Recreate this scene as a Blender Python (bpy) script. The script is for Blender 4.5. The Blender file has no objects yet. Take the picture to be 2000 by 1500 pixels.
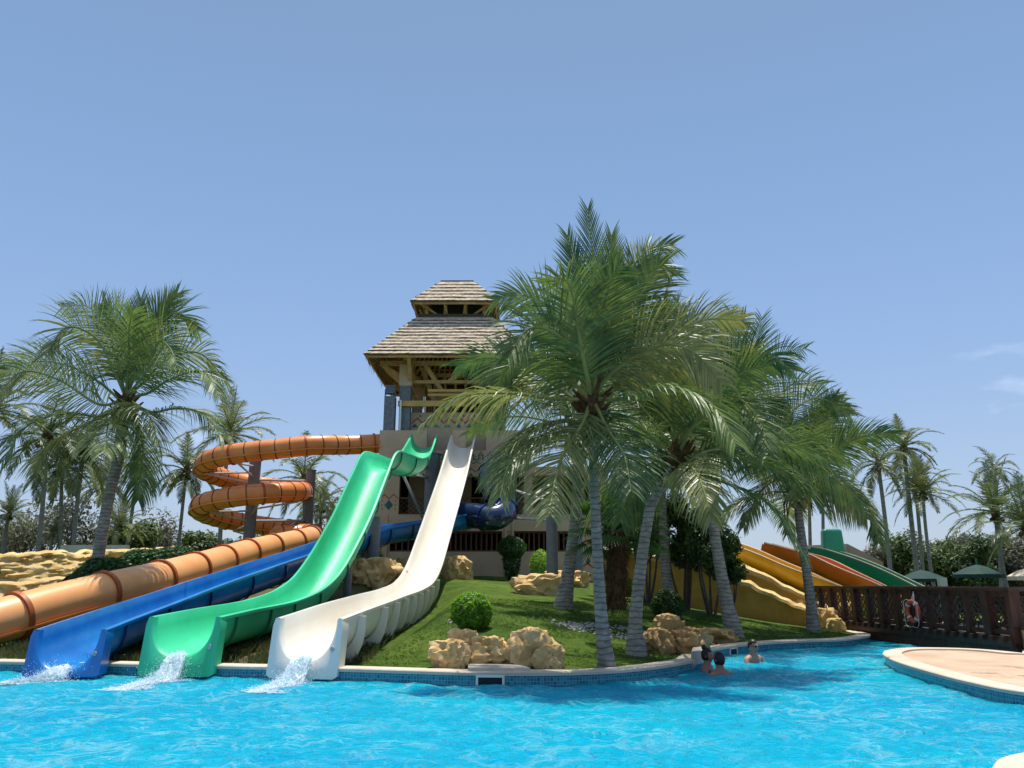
import bpy, math, random
import numpy as np
from mathutils import Vector, Matrix, noise
from mathutils.geometry import delaunay_2d_cdt

S = bpy.context.scene
COL = S.collection
rad = math.radians
# ------------------------------------------------------------------ camera
CAMH = 1.5
PITCH = math.atan(385.0 / 1500.0)
cd = bpy.data.cameras.new('camera'); cd.sensor_width = 36; cd.lens = 27.0
cd.clip_start = 0.05; cd.clip_end = 3000
cam = bpy.data.objects.new('camera', cd); COL.objects.link(cam)
cam.location = (0, 0, CAMH); cam.rotation_euler = (math.pi / 2 + PITCH, 0, 0)
S.camera = cam
# ------------------------------------------------------------------ sky
SUN_EL, SUN_AZ = rad(78), rad(10)          # azimuth measured from +Y towards +X
w = bpy.data.worlds.new('World'); S.world = w; w.use_nodes = True
nt = w.node_tree; nt.nodes.clear()
def N(t, typ, **kw):
    n = t.nodes.new(typ)
    for k, v in kw.items():
        if k in ('ins',):
            for a, b in v.items(): n.inputs[a].default_value = b
        else: setattr(n, k, v)
    return n
out = N(nt, 'ShaderNodeOutputWorld'); bg = N(nt, 'ShaderNodeBackground')
sky = N(nt, 'ShaderNodeTexSky', sky_type='NISHITA', sun_disc=False)
sky.sun_elevation = SUN_EL; sky.sun_rotation = SUN_AZ
sky.altitude = 0; sky.air_density = 1.0; sky.dust_density = 0.9; sky.ozone_density = 1.6
tc = N(nt, 'ShaderNodeTexCoord')
mp = N(nt, 'ShaderNodeMapping'); mp.inputs['Scale'].default_value = (2.6, 2.6, 8.0); mp.inputs['Location'].default_value = (4.3, 1.7, 3.1)
cn = N(nt, 'ShaderNodeTexNoise', ins={'Scale': 1.7, 'Detail': 7.0, 'Roughness': 0.55})
cr = N(nt, 'ShaderNodeValToRGB'); cr.color_ramp.elements[0].position = 0.655; cr.color_ramp.elements[1].position = 1.0
cr.color_ramp.elements[1].color = (0.55, 0.55, 0.55, 1)
mx = N(nt, 'ShaderNodeMix', data_type='RGBA'); mx.inputs[7].default_value = (8.6, 9.4, 10.6, 1)
nt.links.new(tc.outputs['Generated'], mp.inputs[0]); nt.links.new(mp.outputs[0], cn.inputs['Vector'])
nt.links.new(cn.outputs[0], cr.inputs[0]); cz = N(nt, 'ShaderNodeSeparateXYZ'); nt.links.new(tc.outputs['Generated'], cz.inputs[0])
cm = N(nt, 'ShaderNodeMapRange', interpolation_type='SMOOTHSTEP'); cm.inputs[1].default_value = 0.34; cm.inputs[2].default_value = 0.20; nt.links.new(cz.outputs[2], cm.inputs[0])
cw = N(nt, 'ShaderNodeMath', operation='MULTIPLY'); nt.links.new(cr.outputs[0], cw.inputs[0]); nt.links.new(cm.outputs[0], cw.inputs[1]); nt.links.new(cw.outputs[0], mx.inputs[0])
sx = N(nt, 'ShaderNodeSeparateXYZ'); nt.links.new(tc.outputs['Generated'], sx.inputs[0])
sr = N(nt, 'ShaderNodeValToRGB'); e_ = sr.color_ramp.elements
e_[0].position = 0.0; e_[0].color = (0.40, 0.485, 0.63, 1); e_[1].position = 1.0; e_[1].color = (1.5, 1.5, 1.5, 1)
for ps_, cl_ in ((0.10, (0.35, 0.46, 0.66, 1)), (0.28, (0.265, 0.415, 0.68, 1)), (0.5, (0.20, 0.345, 0.58, 1)), (0.66, (0.175, 0.30, 0.49, 1)), (0.76, (0.22, 0.34, 0.52, 1)), (0.88, (0.60, 0.68, 0.78, 1))):
    q_ = sr.color_ramp.elements.new(ps_); q_.color = cl_
nt.links.new(sx.outputs[2], sr.inputs[0])
sc8 = N(nt, 'ShaderNodeMix', data_type='RGBA', blend_type='MULTIPLY'); sc8.inputs[0].default_value = 1; sc8.inputs[7].default_value = (6.5, 6.5, 6.6, 1); sc8.clamp_result = False
nt.links.new(sr.outputs[0], sc8.inputs[6])
m0 = N(nt, 'ShaderNodeMix', data_type='RGBA'); m0.inputs[0].default_value = 0.72
nt.links.new(sky.outputs[0], m0.inputs[6]); nt.links.new(sc8.outputs[2], m0.inputs[7]); nt.links.new(m0.outputs[2], mx.inputs[6]); nt.links.new(mx.outputs[2], bg.inputs[0])
bg.inputs[1].default_value = 0.13
nt.links.new(bg.outputs[0], out.inputs[0])
# ------------------------------------------------------------------ sun
sl = bpy.data.lights.new('sun', 'SUN'); sl.energy = 4.2; sl.angle = rad(0.5); sl.color = (1.0, 0.95, 0.86)
sun = bpy.data.objects.new('sun', sl); COL.objects.link(sun)
sd = Vector((math.sin(SUN_AZ) * math.cos(SUN_EL), math.cos(SUN_AZ) * math.cos(SUN_EL), math.sin(SUN_EL)))
sun.rotation_euler = sd.to_track_quat('Z', 'Y').to_euler(); sun.location = sd * 60
S.view_settings.view_transform = 'Standard'; S.view_settings.look = 'None'
S.view_settings.exposure = 0.36; S.view_settings.gamma = 1.0
S.cycles.max_bounces = 8; S.cycles.transparent_max_bounces = 12
S.cycles.caustics_reflective = False; S.cycles.caustics_refractive = False

# ------------------------------------------------------------------ pixel <-> world layout
ct, st = math.cos(PITCH), math.sin(PITCH)
def ray(px, py):
    u = (px - 1000) / 1500.0; v = (750 - py) / 1500.0
    return Vector((u, ct - v * st, st + v * ct))
def P(px, py, Y):
    d = ray(px, py); return Vector((0, 0, CAMH)) + d * (Y / d.y)
def G(px, py, z=0.17):
    d = ray(px, py); return Vector((0, 0, CAMH)) + d * ((z - CAMH) / d.z)

# ------------------------------------------------------------------ object helpers
def tag(o, label=None, cat=None, group=None, kind=None):
    if label: o['label'] = label
    if cat: o['category'] = cat
    if group: o['group'] = group
    if kind: o['kind'] = kind
    return o
def thing(name, loc, label, cat, group=None):
    o = bpy.data.objects.new(name, None); COL.objects.link(o); o.location = loc
    o.empty_display_size = 0.2
    return tag(o, label, cat, group)
def wmat(o):
    return (wmat(o.parent) @ o.matrix_parent_inverse @ o.matrix_basis) if o.parent else o.matrix_basis.copy()
class MB:
    def __init__(s): s.v = []; s.f = []; s.mi = []; s.cur = 0
    def add(s, vs, fs):
        b = len(s.v); s.v.extend([tuple(v) for v in vs])
        s.f.extend([tuple(b + i for i in f) for f in fs]); s.mi.extend([s.cur] * len(fs))
    def box(s, c, size, rot=None, taper=1.0):
        hx, hy, hz = size[0] / 2, size[1] / 2, size[2] / 2
        vs = []
        for z in (-1, 1):
            k = taper if z > 0 else 1.0
            for x, y in ((-1, -1), (1, -1), (1, 1), (-1, 1)):
                vs.append(Vector((x * hx * k, y * hy * k, z * hz)))
        if rot is not None: vs = [rot @ q for q in vs]
        c = Vector(c)
        s.add([c + q for q in vs], [(0, 3, 2, 1), (4, 5, 6, 7), (0, 1, 5, 4), (1, 2, 6, 5), (2, 3, 7, 6), (3, 0, 4, 7)])
    def beam(s, a, b, wd, ht=None):
        a = Vector(a); b = Vector(b); d = b - a; L = d.length
        if ht is None: ht = wd
        R = d.to_track_quat('Y', 'Z').to_matrix()
        s.box((a + b) / 2, (wd, L, ht), R)
    def tube(s, path, r, seg=10, cap=True, closed=False):
        path = [Vector(p) for p in path]; n = len(path)
        if not hasattr(r, '__len__'): r = [r] * n
        rings = []; up = None
        for i, p in enumerate(path):
            t = (path[min(i + 1, n - 1)] - path[max(i - 1, 0)])
            if closed: t = path[(i + 1) % n] - path[i - 1]
            if t.length < 1e-9: t = Vector((0, 0, 1))
            t.normalize()
            if up is None:
                up = t.orthogonal().normalized()
            up = (up - t * up.dot(t)); up = up.normalized() if up.length > 1e-6 else t.orthogonal().normalized()
            sd_ = t.cross(up)
            rings.append([p + (up * math.cos(2 * math.pi * k / seg) + sd_ * math.sin(2 * math.pi * k / seg)) * r[i] for k in range(seg)])
        s.loft(rings, cap=cap and not closed, loop=closed)
    def loft(s, rings, cap=True, loop=False, closed_ring=True):
        seg = len(rings[0]); vs = [q for rg in rings for q in rg]; fs = []
        m = len(rings); rr = m if loop else m - 1
        for i in range(rr):
            j = (i + 1) % m
            for k in range(seg if closed_ring else seg - 1):
                l = (k + 1) % seg
                fs.append((i * seg + k, i * seg + l, j * seg + l, j * seg + k))
        if cap:
            fs.append(tuple(range(seg - 1, -1, -1))); fs.append(tuple((m - 1) * seg + k for k in range(seg)))
        s.add(vs, fs)
    def build(s, name, mat, parent=None, smooth=False, label=None):
        me = bpy.data.meshes.new(name); me.from_pydata(s.v, [], s.f)
        mats = mat if isinstance(mat, (list, tuple)) else [mat]
        for m in mats: me.materials.append(m)
        if len(mats) > 1: me.polygons.foreach_set('material_index', s.mi)
        if smooth: me.polygons.foreach_set('use_smooth', [True] * len(me.polygons))
        me.update()
        o = bpy.data.objects.new(name, me); COL.objects.link(o)
        if parent is not None:
            o.parent = parent; o.matrix_parent_inverse = wmat(parent).inverted()
        if label: o['label'] = label
        return o
def recentre(o):
    """top-level mesh: put the origin at the middle of its base"""
    me = o.data; n = len(me.vertices); a = np.empty(n * 3); me.vertices.foreach_get('co', a); a = a.reshape(-1, 3)
    c = np.array([(a[:, 0].min() + a[:, 0].max()) / 2, (a[:, 1].min() + a[:, 1].max()) / 2, a[:, 2].min()])
    me.vertices.foreach_set('co', (a - c).ravel()); o.location = Vector(c); me.update(); return o
def copy_tree(o, parent=None):
    kids = [c for c in o.children]
    c = o.copy(); COL.objects.link(c)
    if parent is not None: c.parent = parent
    for k in kids: copy_tree(k, c)
    return c
def crom(pts, n=8):
    pts = [Vector(p) for p in pts]; res = []
    e = [pts[0] * 2 - pts[1]] + pts + [pts[-1] * 2 - pts[-2]]
    for i in range(1, len(e) - 2):
        p0, p1, p2, p3 = e[i - 1:i + 3]
        for k in range(n):
            t = k / n
            res.append(0.5 * ((2 * p1) + (p2 - p0) * t + (2 * p0 - 5 * p1 + 4 * p2 - p3) * t * t + (3 * p1 - p0 - 3 * p2 + p3) * t ** 3))
    res.append(pts[-1]); return res
def resample(pts, step):
    L = [0]
    for a, b in zip(pts, pts[1:]): L.append(L[-1] + (b - a).length)
    n = max(2, int(round(L[-1] / step)) + 1); out_ = []; j = 0
    for i in range(n):
        s_ = L[-1] * i / (n - 1)
        while j < len(L) - 2 and L[j + 1] < s_: j += 1
        t = (s_ - L[j]) / max(1e-9, L[j + 1] - L[j]); out_.append(pts[j].lerp(pts[j + 1], min(1, max(0, t))))
    return out_

# ------------------------------------------------------------------ materials
MATS = {}
def mat(name, col, rough=0.6, var=0.15, scale=4.0, bump=0.0, bscale=None, spec=0.4, col2=None, detail=6, coat=0.0, stretch=(1, 1, 1), pos=(0.35, 0.7), metal=0.0):
    m = bpy.data.materials.new(name); m.use_nodes = True; t = m.node_tree
    b = t.nodes['Principled BSDF']; b.inputs['Roughness'].default_value = rough
    b.inputs['Specular IOR Level'].default_value = spec; b.inputs['Coat Weight'].default_value = coat
    b.inputs['Metallic'].default_value = metal
    g = N(t, 'ShaderNodeTexCoord'); mpp = N(t, 'ShaderNodeMapping'); mpp.inputs['Scale'].default_value = stretch
    t.links.new(g.outputs['Object'], mpp.inputs[0])
    n = N(t, 'ShaderNodeTexNoise', ins={'Scale': scale, 'Detail': detail, 'Roughness': 0.62}); t.links.new(mpp.outputs[0], n.inputs['Vector'])
    r = N(t, 'ShaderNodeValToRGB'); c2 = col2 if col2 else tuple(min(1, c * (1 + var)) for c in col)
    c1 = col if col2 else tuple(c * (1 - var) for c in col)
    r.color_ramp.elements[0].color = (*c1, 1); r.color_ramp.elements[1].color = (*c2, 1)
    r.color_ramp.elements[0].position = pos[0]; r.color_ramp.elements[1].position = pos[1]
    t.links.new(n.outputs[0], r.inputs[0]); t.links.new(r.outputs[0], b.inputs['Base Color'])
    if bump:
        n2 = N(t, 'ShaderNodeTexNoise', ins={'Scale': bscale or scale * 4, 'Detail': 8.0, 'Roughness': 0.65}); t.links.new(mpp.outputs[0], n2.inputs['Vector'])
        bp = N(t, 'ShaderNodeBump', ins={'Strength': 1.0, 'Distance': bump}); t.links.new(n2.outputs[0], bp.inputs['Height'])
        t.links.new(bp.outputs[0], b.inputs['Normal'])
    MATS[name] = m; return m
def leafmat(name, c1, c2, trans=0.35, rough=0.38, scale=1.5, spec=0.5, tcol=None):
    m = bpy.data.materials.new(name); m.use_nodes = True; t = m.node_tree
    b = t.nodes['Principled BSDF']; o = t.nodes['Material Output']
    b.inputs['Roughness'].default_value = rough; b.inputs['Specular IOR Level'].default_value = spec
    g = N(t, 'ShaderNodeTexCoord'); oi = N(t, 'ShaderNodeObjectInfo')
    n = N(t, 'ShaderNodeTexNoise', ins={'Scale': scale, 'Detail': 4.0, 'Roughness': 0.7}); t.links.new(g.outputs['Object'], n.inputs['Vector'])
    ad = N(t, 'ShaderNodeMath', operation='MULTIPLY_ADD'); ad.inputs[1].default_value = 0.22
    t.links.new(oi.outputs['Random'], ad.inputs[0]); t.links.new(n.outputs[0], ad.inputs[2])
    r = N(t, 'ShaderNodeValToRGB'); r.color_ramp.elements[0].color = (*c1, 1); r.color_ramp.elements[1].color = (*c2, 1)
    r.color_ramp.elements[0].position = 0.42; r.color_ramp.elements[1].position = 0.85
    t.links.new(ad.outputs[0], r.inputs[0]); t.links.new(r.outputs[0], b.inputs['Base Color'])
    tr = N(t, 'ShaderNodeBsdfTranslucent'); mxs = N(t, 'ShaderNodeMixShader'); mxs.inputs[0].default_value = trans
    hs = N(t, 'ShaderNodeHueSaturation', ins={'Saturation': 1.15, 'Value': 1.7, 'Hue': 0.485}); t.links.new(r.outputs[0], hs.inputs['Color'])
    t.links.new(hs.outputs[0], tr.inputs[0]); t.links.new(b.outputs[0], mxs.inputs[1]); t.links.new(tr.outputs[0], mxs.inputs[2])
    t.links.new(mxs.outputs[0], o.inputs[0]); MATS[name] = m; return m

M_palm = leafmat('palm_leaf', (0.024, 0.078, 0.027), (0.19, 0.26, 0.075), 0.26, 0.48, 1.8, 0.42)
M_palmold = leafmat('palm_leaf_old', (0.11, 0.16, 0.045), (0.27, 0.28, 0.11), 0.30, 0.4, 1.2, 0.6)
M_palmfar = leafmat('palm_leaf_far', (0.055, 0.09, 0.04), (0.17, 0.19, 0.08), 0.3, 0.45, 0.8)
M_bush = leafmat('bush_leaf', (0.02, 0.06, 0.012), (0.06, 0.14, 0.02), 0.3, 0.5, 3)
M_bushlt = leafmat('bush_leaf_light', (0.11, 0.25, 0.03), (0.26, 0.44, 0.06), 0.5, 0.5, 3)
M_hedge = leafmat('hedge_leaf', (0.012, 0.05, 0.01), (0.04, 0.12, 0.02), 0.25, 0.45, 3)
M_tree = leafmat('tree_leaf', (0.03, 0.07, 0.018), (0.10, 0.15, 0.04), 0.3, 0.5, 1)
M_wisp = leafmat('wispy_leaf', (0.10, 0.11, 0.075), (0.20, 0.19, 0.13), 0.3, 0.7, 1)
M_bark = mat('palm_bark', (0.16, 0.145, 0.13), 0.9, 0.3, 6, 0.02, 30, 0.2, stretch=(1, 1, 3))
M_fibre = mat('palm_fibre', (0.10, 0.055, 0.025), 0.9, 0.5, 9, 0.02, 40, 0.2)
M_rachis = mat('palm_rachis', (0.20, 0.24, 0.07), 0.75, 0.3, 2)
M_dryfrond = mat('dry_frond', (0.22, 0.15, 0.08), 0.9, 0.4, 5)
M_coconut = mat('coconut', (0.28, 0.24, 0.05), 0.5, 0.3, 8)
M_branch = mat('branch_bark', (0.11, 0.085, 0.065), 0.9, 0.3, 8)
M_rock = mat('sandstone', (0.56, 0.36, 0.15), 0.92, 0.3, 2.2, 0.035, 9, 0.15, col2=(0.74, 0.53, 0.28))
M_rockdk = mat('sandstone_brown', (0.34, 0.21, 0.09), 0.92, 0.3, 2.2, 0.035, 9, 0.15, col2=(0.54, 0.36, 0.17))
M_yrock = mat('yellow_rock', (0.52, 0.34, 0.12), 0.92, 0.3, 1.8, 0.05, 7, 0.15, col2=(0.78, 0.60, 0.30))
M_ywall = mat('ochre_render', (0.40, 0.22, 0.055), 0.9, 0.25, 1.6, 0.01, 14, 0.15, col2=(0.52, 0.31, 0.095))
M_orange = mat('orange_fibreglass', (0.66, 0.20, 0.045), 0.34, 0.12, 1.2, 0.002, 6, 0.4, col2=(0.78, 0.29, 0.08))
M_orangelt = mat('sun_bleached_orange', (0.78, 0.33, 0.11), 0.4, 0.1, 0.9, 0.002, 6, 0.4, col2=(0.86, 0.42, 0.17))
M_orangedk = mat('orange_flange', (0.36, 0.085, 0.02), 0.5, 0.2, 3)
M_seam = mat('dark_seam', (0.07, 0.025, 0.015), 0.7, 0.3, 3)
M_blue = mat('blue_fibreglass', (0.004, 0.13, 0.42), 0.25, 0.2, 1.5, 0.002, 6, 0.5, col2=(0.008, 0.21, 0.54), coat=0.3)
M_navy = mat('navy_fibreglass', (0.006, 0.018, 0.13), 0.2, 0.3, 1.5, 0.002, 6, 0.5, coat=0.3)
M_navytube = mat('navy_tube', (0.005, 0.022, 0.085), 0.15, 0.3, 1.5, 0.0, 6, 0.6, coat=0.5)
M_green = mat('green_fibreglass', (0.012, 0.42, 0.18), 0.5, 0.2, 1.0, 0.002, 6, 0.5, col2=(0.05, 0.62, 0.34), coat=0.0, stretch=(1.5, 0.3, 0.3))
M_greendk = mat('dark_green_fibreglass', (0.01, 0.14, 0.06), 0.4, 0.25, 1.5, 0.0, 6)
M_white = mat('white_fibreglass', (0.72, 0.66, 0.55), 0.35, 0.06, 0.8, 0.002, 6, 0.5, col2=(0.82, 0.80, 0.74), coat=0.2, stretch=(2, 0.4, 0.4))
M_steel = mat('grey_steel', (0.15, 0.165, 0.19), 0.55, 0.15, 6, 0, None, 0.4)
M_galv = mat('galvanised_steel', (0.42, 0.41, 0.40), 0.45, 0.15, 8, 0, None, 0.5)
M_plaster = mat('beige_plaster', (0.53, 0.375, 0.25), 0.9, 0.08, 1.5, 0.003, 20, 0.2, col2=(0.62, 0.455, 0.315))
M_stone = mat('grey_cladding', (0.20, 0.21, 0.24), 0.85, 0.25, 9, 0.006, 30, 0.2)
M_wood = mat('tan_timber', (0.50, 0.32, 0.15), 0.8, 0.2, 5, 0.003, 30, 0.25, stretch=(1, 1, 0.3))
M_ywood = mat('yellow_timber', (0.60, 0.36, 0.11), 0.7, 0.15, 4)
M_brown = mat('brown_timber', (0.13, 0.06, 0.035), 0.8, 0.3, 7)
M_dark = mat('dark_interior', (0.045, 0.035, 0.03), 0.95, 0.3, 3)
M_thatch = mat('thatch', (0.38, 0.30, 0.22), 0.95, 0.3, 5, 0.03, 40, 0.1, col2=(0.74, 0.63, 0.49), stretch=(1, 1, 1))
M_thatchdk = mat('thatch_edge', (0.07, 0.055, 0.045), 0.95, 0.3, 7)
M_red = mat('red_paint', (0.45, 0.10, 0.05), 0.8, 0.15, 5)
M_teal = mat('teal_paint', (0.03, 0.15, 0.15), 0.8, 0.2, 5)
M_coping = mat('coping_stone', (0.50, 0.42, 0.33), 0.75, 0.15, 1.2, 0.004, 30, 0.3, col2=(0.66, 0.57, 0.46))
M_bridge = mat('bridge_wood', (0.055, 0.027, 0.018), 0.5, 0.35, 6, 0.003, 40, 0.4, stretch=(1, 1, 0.4))
M_skin = mat('skin', (0.42, 0.23, 0.155), 0.5, 0.1, 8)
M_skindk = mat('skin_tan', (0.30, 0.15, 0.10), 0.5, 0.1, 8)
M_hair = mat('hair', (0.012, 0.009, 0.008), 0.5, 0.3, 30)
M_blk = mat('black_plastic', (0.01, 0.01, 0.012), 0.2, 0.1, 5)
M_redcloth = mat('red_swimsuit', (0.38, 0.04, 0.03), 0.6, 0.1, 8)
M_buoy = mat('orange_buoy', (0.62, 0.10, 0.045), 0.5, 0.15, 6)
M_rope = mat('white_rope', (0.65, 0.60, 0.55), 0.8, 0.1, 20)
M_umb = mat('green_canvas', (0.006, 0.040, 0.034), 0.8, 0.2, 3)
M_umb2 = mat('beige_canvas', (0.60, 0.50, 0.36), 0.8, 0.1, 3)
M_lawn2 = mat('weeds_leaf', (0.10, 0.12, 0.035), 0.8, 0.5, 3, col2=(0.20, 0.19, 0.07))
M_pebble = mat('white_pebble', (0.34, 0.33, 0.31), 0.7, 0.2, 8)
M_concrete = mat('pale_concrete', (0.52, 0.47, 0.40), 0.85, 0.12, 3, 0.003, 30)
M_kyel = mat('yellow_fibreglass', (0.72, 0.42, 0.02), 0.3, 0.12, 1.5, coat=0.2)
M_korg = mat('kid_orange_fibreglass', (0.66, 0.15, 0.015), 0.3, 0.12, 1.5, coat=0.2)
M_kgrn = mat('kid_green_fibreglass', (0.01, 0.24, 0.12), 0.3, 0.12, 1.5, coat=0.2)
M_rimlt = mat('pale_rim', (0.75, 0.62, 0.42), 0.4, 0.08, 3)

def glassmat():
    m = bpy.data.materials.new('lamp_glass'); m.use_nodes = True; b = m.node_tree.nodes['Principled BSDF']
    b.inputs['Base Color'].default_value = (0.35, 0.45, 0.5, 1); b.inputs['Roughness'].default_value = 0.08; b.inputs['Metallic'].default_value = 0.6; return m
M_lampglass = glassmat()
# ================================================================== POOL OUTLINE + GROUND
front_px = [(0, 1291), (250, 1296), (500, 1301), (650, 1304.5), (800, 1309), (940, 1312.5), (1080, 1312.5), (1200, 1308), (1290, 1299), (1352, 1289)]
inner_px = [(1378, 1269), (1450, 1258), (1550, 1251), (1640, 1248), (1685, 1243), (1698, 1238.5)]
def pxy(l, z=0.18): return [G(a, b, z).to_2d() for a, b in l]
cr3 = lambda pts, n=6: [p.to_2d() for p in crom([Vector((p[0], p[1], 0)) for p in pts], n)]
A_front = cr3([(-30, 17.2), (-17, 15.3)] + [tuple(p) for p in pxy(front_px)], 8)
A_in = cr3([tuple(p) for p in pxy(inner_px)] + [(9.35, 21.6), (9.5, 22.8), (9.9, 24.5)], 8)
B_far = [Vector(p) for p in ((10.6, 25.6), (13, 26.2), (18, 27), (30, 28), (30, 18.6), (16, 18.4), (11.0, 17.4))]
pen_px = [(2000, 1276), (1930, 1269), (1860, 1265.5), (1790, 1265), (1745, 1268), (1727, 1275), (1746, 1288), (1800, 1306), (1890, 1329), (2000, 1350)]
C_pen = cr3([tuple(p) for p in pxy(pen_px)] + [(6.95, 9.5), (8.2, 8.95), (10.5, 8.7), (14, 8.6)], 6)
D_cor = cr3([(14, 7.5), (8, 7.4), (5.6, 7.25)] + [tuple(p) for p in pxy([(2000, 1472), (1945, 1500)])] + [(3.15, 5.5), (2.95, 4.4), (2.7, 2.5)], 6)
POOL = A_front + A_in + B_far + C_pen + D_cor + [Vector((-30, 2.5))]
# densify
def dens(poly, step):
    r = []
    for a, b in zip(poly, poly[1:] + poly[:1]):
        n = max(1, int((b - a).length / step))
        for k in range(n): r.append(a.lerp(b, k / n))
    return r
PD = dens(POOL, 0.35); PA = np.array([(p.x, p.y) for p in PD])
def pool_dist(x, y):
    return float(np.sqrt(((PA - np.array((x, y))) ** 2).sum(1).min()))
def inpoly(pts, poly):
    x = pts[:, 0]; y = pts[:, 1]; c = np.zeros(len(pts), bool); n = len(poly); j = n - 1
    for i in range(n):
        xi, yi = poly[i]; xj, yj = poly[j]
        c ^= ((yi > y) != (yj > y)) & (x < (xj - xi) * (y - yi) / (yj - yi + 1e-12) + xi); j = i
    return c
def sstep(a, b, x):
    t = min(1, max(0, (x - a) / (b - a))); return t * t * (3 - 2 * t)
HD = [0, .5, 2, 3.5, 6, 10, 15, 23, 60]; HZ = [.14, .16, .32, .56, .93, 1.36, 1.72, 1.95, 1.95]
# spines of the slides (rim height), used to keep the bank below them
wpts = [P(604, 1209, 12.95), (-2.98, 14.6, 1.07), (-2.90, 17.5, 1.19), (-2.86, 20.6, 1.30), (-2.83, 23.1, 1.50), (-2.77, 24.9, 2.0), (-2.67, 26.7, 3.0), (-2.56, 28.3, 4.0), (-2.38, 30.8, 5.62), (-2.29, 33.0, 6.98), (-2.24, 34.8, 8.0)]
gpts = [P(362, 1206, 13.2), P(440, 1190, 14.8), P(530, 1173, 17.3), P(590, 1148, 18.9), P(632, 1105, 20.1), P(684, 1013, 21.9), P(722, 925, 23.6), P(742, 884, 24.6), P(765, 886, 26.0), P(795, 896, 27.6), P(812, 884, 29.2), P(829, 849, 34.4)]
bpts = [P(138, 1231, 13.1), P(205, 1207, 14.2), P(309, 1171, 16.2), P(400, 1139, 17.9), P(500, 1106, 19.9), P(600, 1074, 22.4), P(665, 1052, 24.5), P(740, 1030, 27.2), P(830, 1017, 29.6), P(905, 1004, 31.2)]
olow = [P(600, 1052, 32.0), P(500, 1076, 27.2), P(400, 1106, 23.0), P(300, 1134, 20.0), P(200, 1158, 18.2), P(100, 1184, 17.0), P(0, 1213, 16.0), P(-140, 1254, 14.9)]
SP = []
for l_, dd in ((wpts, .78), (gpts, .78), (bpts, .76), (olow, .58)):
    for q in resample(crom(l_, 8), .3): SP.append((q.x, q.y, q.z - dd))
SPA = np.array(SP)
def ground_z(x, y):
    if x > 5.5 and y < 17.7 + .2 * max(0, x - 10): return 0.12
    z = ground_z0(x, y)
    if x < 0 and y < 34:
        d = np.sqrt((SPA[:, 0] - x) ** 2 + (SPA[:, 1] - y) ** 2); z = min(z, float((SPA[:, 2] + .55 * np.maximum(0, d - .75)).min()))
        z = max(z, .12)
    return z
def ground_z0(x, y):
    d = pool_dist(x, y); h = float(np.interp(d, HD, HZ))
    f = (1 - sstep(8.5, 11.5, x)) * sstep(9, 12.5, y) * (1 - sstep(46, 60, y))
    z = 0.12 + (h - 0.12) * f
    if f > 0 and d > 1.5: z += f * 0.05 * noise.noise(Vector((x * 0.35, y * 0.35, 3.1))) * min(1, (d - 1.5) / 3)
    return z
def hit(px, py, Y0, tol=7):
    """where the sight line through a layout point meets the ground"""
    y = 11.0
    while y < 60:
        q = P(px, py, y)
        if q.z <= ground_z(q.x, q.y) + .005 and pool_dist(q.x, q.y) > .2: return y if abs(y - Y0) < tol else Y0
        y += .12
    return Y0
def build_ground():
    pts = [p.copy() for p in PD]; npd = len(pts)
    rng = random.Random(5)
    grid = []
    for ix in range(-34, 30):
        for iy in range(9, 52):
            for a in (0, 0.5):
                for b in (0, 0.5):
                    grid.append((ix + a, iy + b))
    for ix in range(-34, 30, 4):
        for iy in range(-8, 9, 4): grid.append((ix + .3, iy))
    for r_ in (62, 80, 110, 160, 260, 420, 800, 1600):
        for k in range(26): grid.append((r_ * math.cos(k * 2 * math.pi / 26 + r_), 20 + r_ * math.sin(k * 2 * math.pi / 26 + r_)))
    ga = np.array(grid); inside = inpoly(ga, PA)
    for g, ins in zip(grid, inside):
        if ins: continue
        if pool_dist(*g) < 0.25: continue
        pts.append(Vector(g))
    edges = [(i, (i + 1) % npd) for i in range(npd)]
    vs, es, fs, *_ = delaunay_2d_cdt(pts, edges, [], 0, 1e-5)
    fs = [f for f in fs]
    cen = np.array([[sum(vs[i].x for i in f) / len(f), sum(vs[i].y for i in f) / len(f)] for f in fs])
    ins = inpoly(cen, PA)
    m = MB(); m.add([(v.x, v.y, ground_z(v.x, v.y)) for v in vs], [f for f, i in zip(fs, ins) if not i])
    return m.build('ground', grassmat(), smooth=True)
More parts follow.
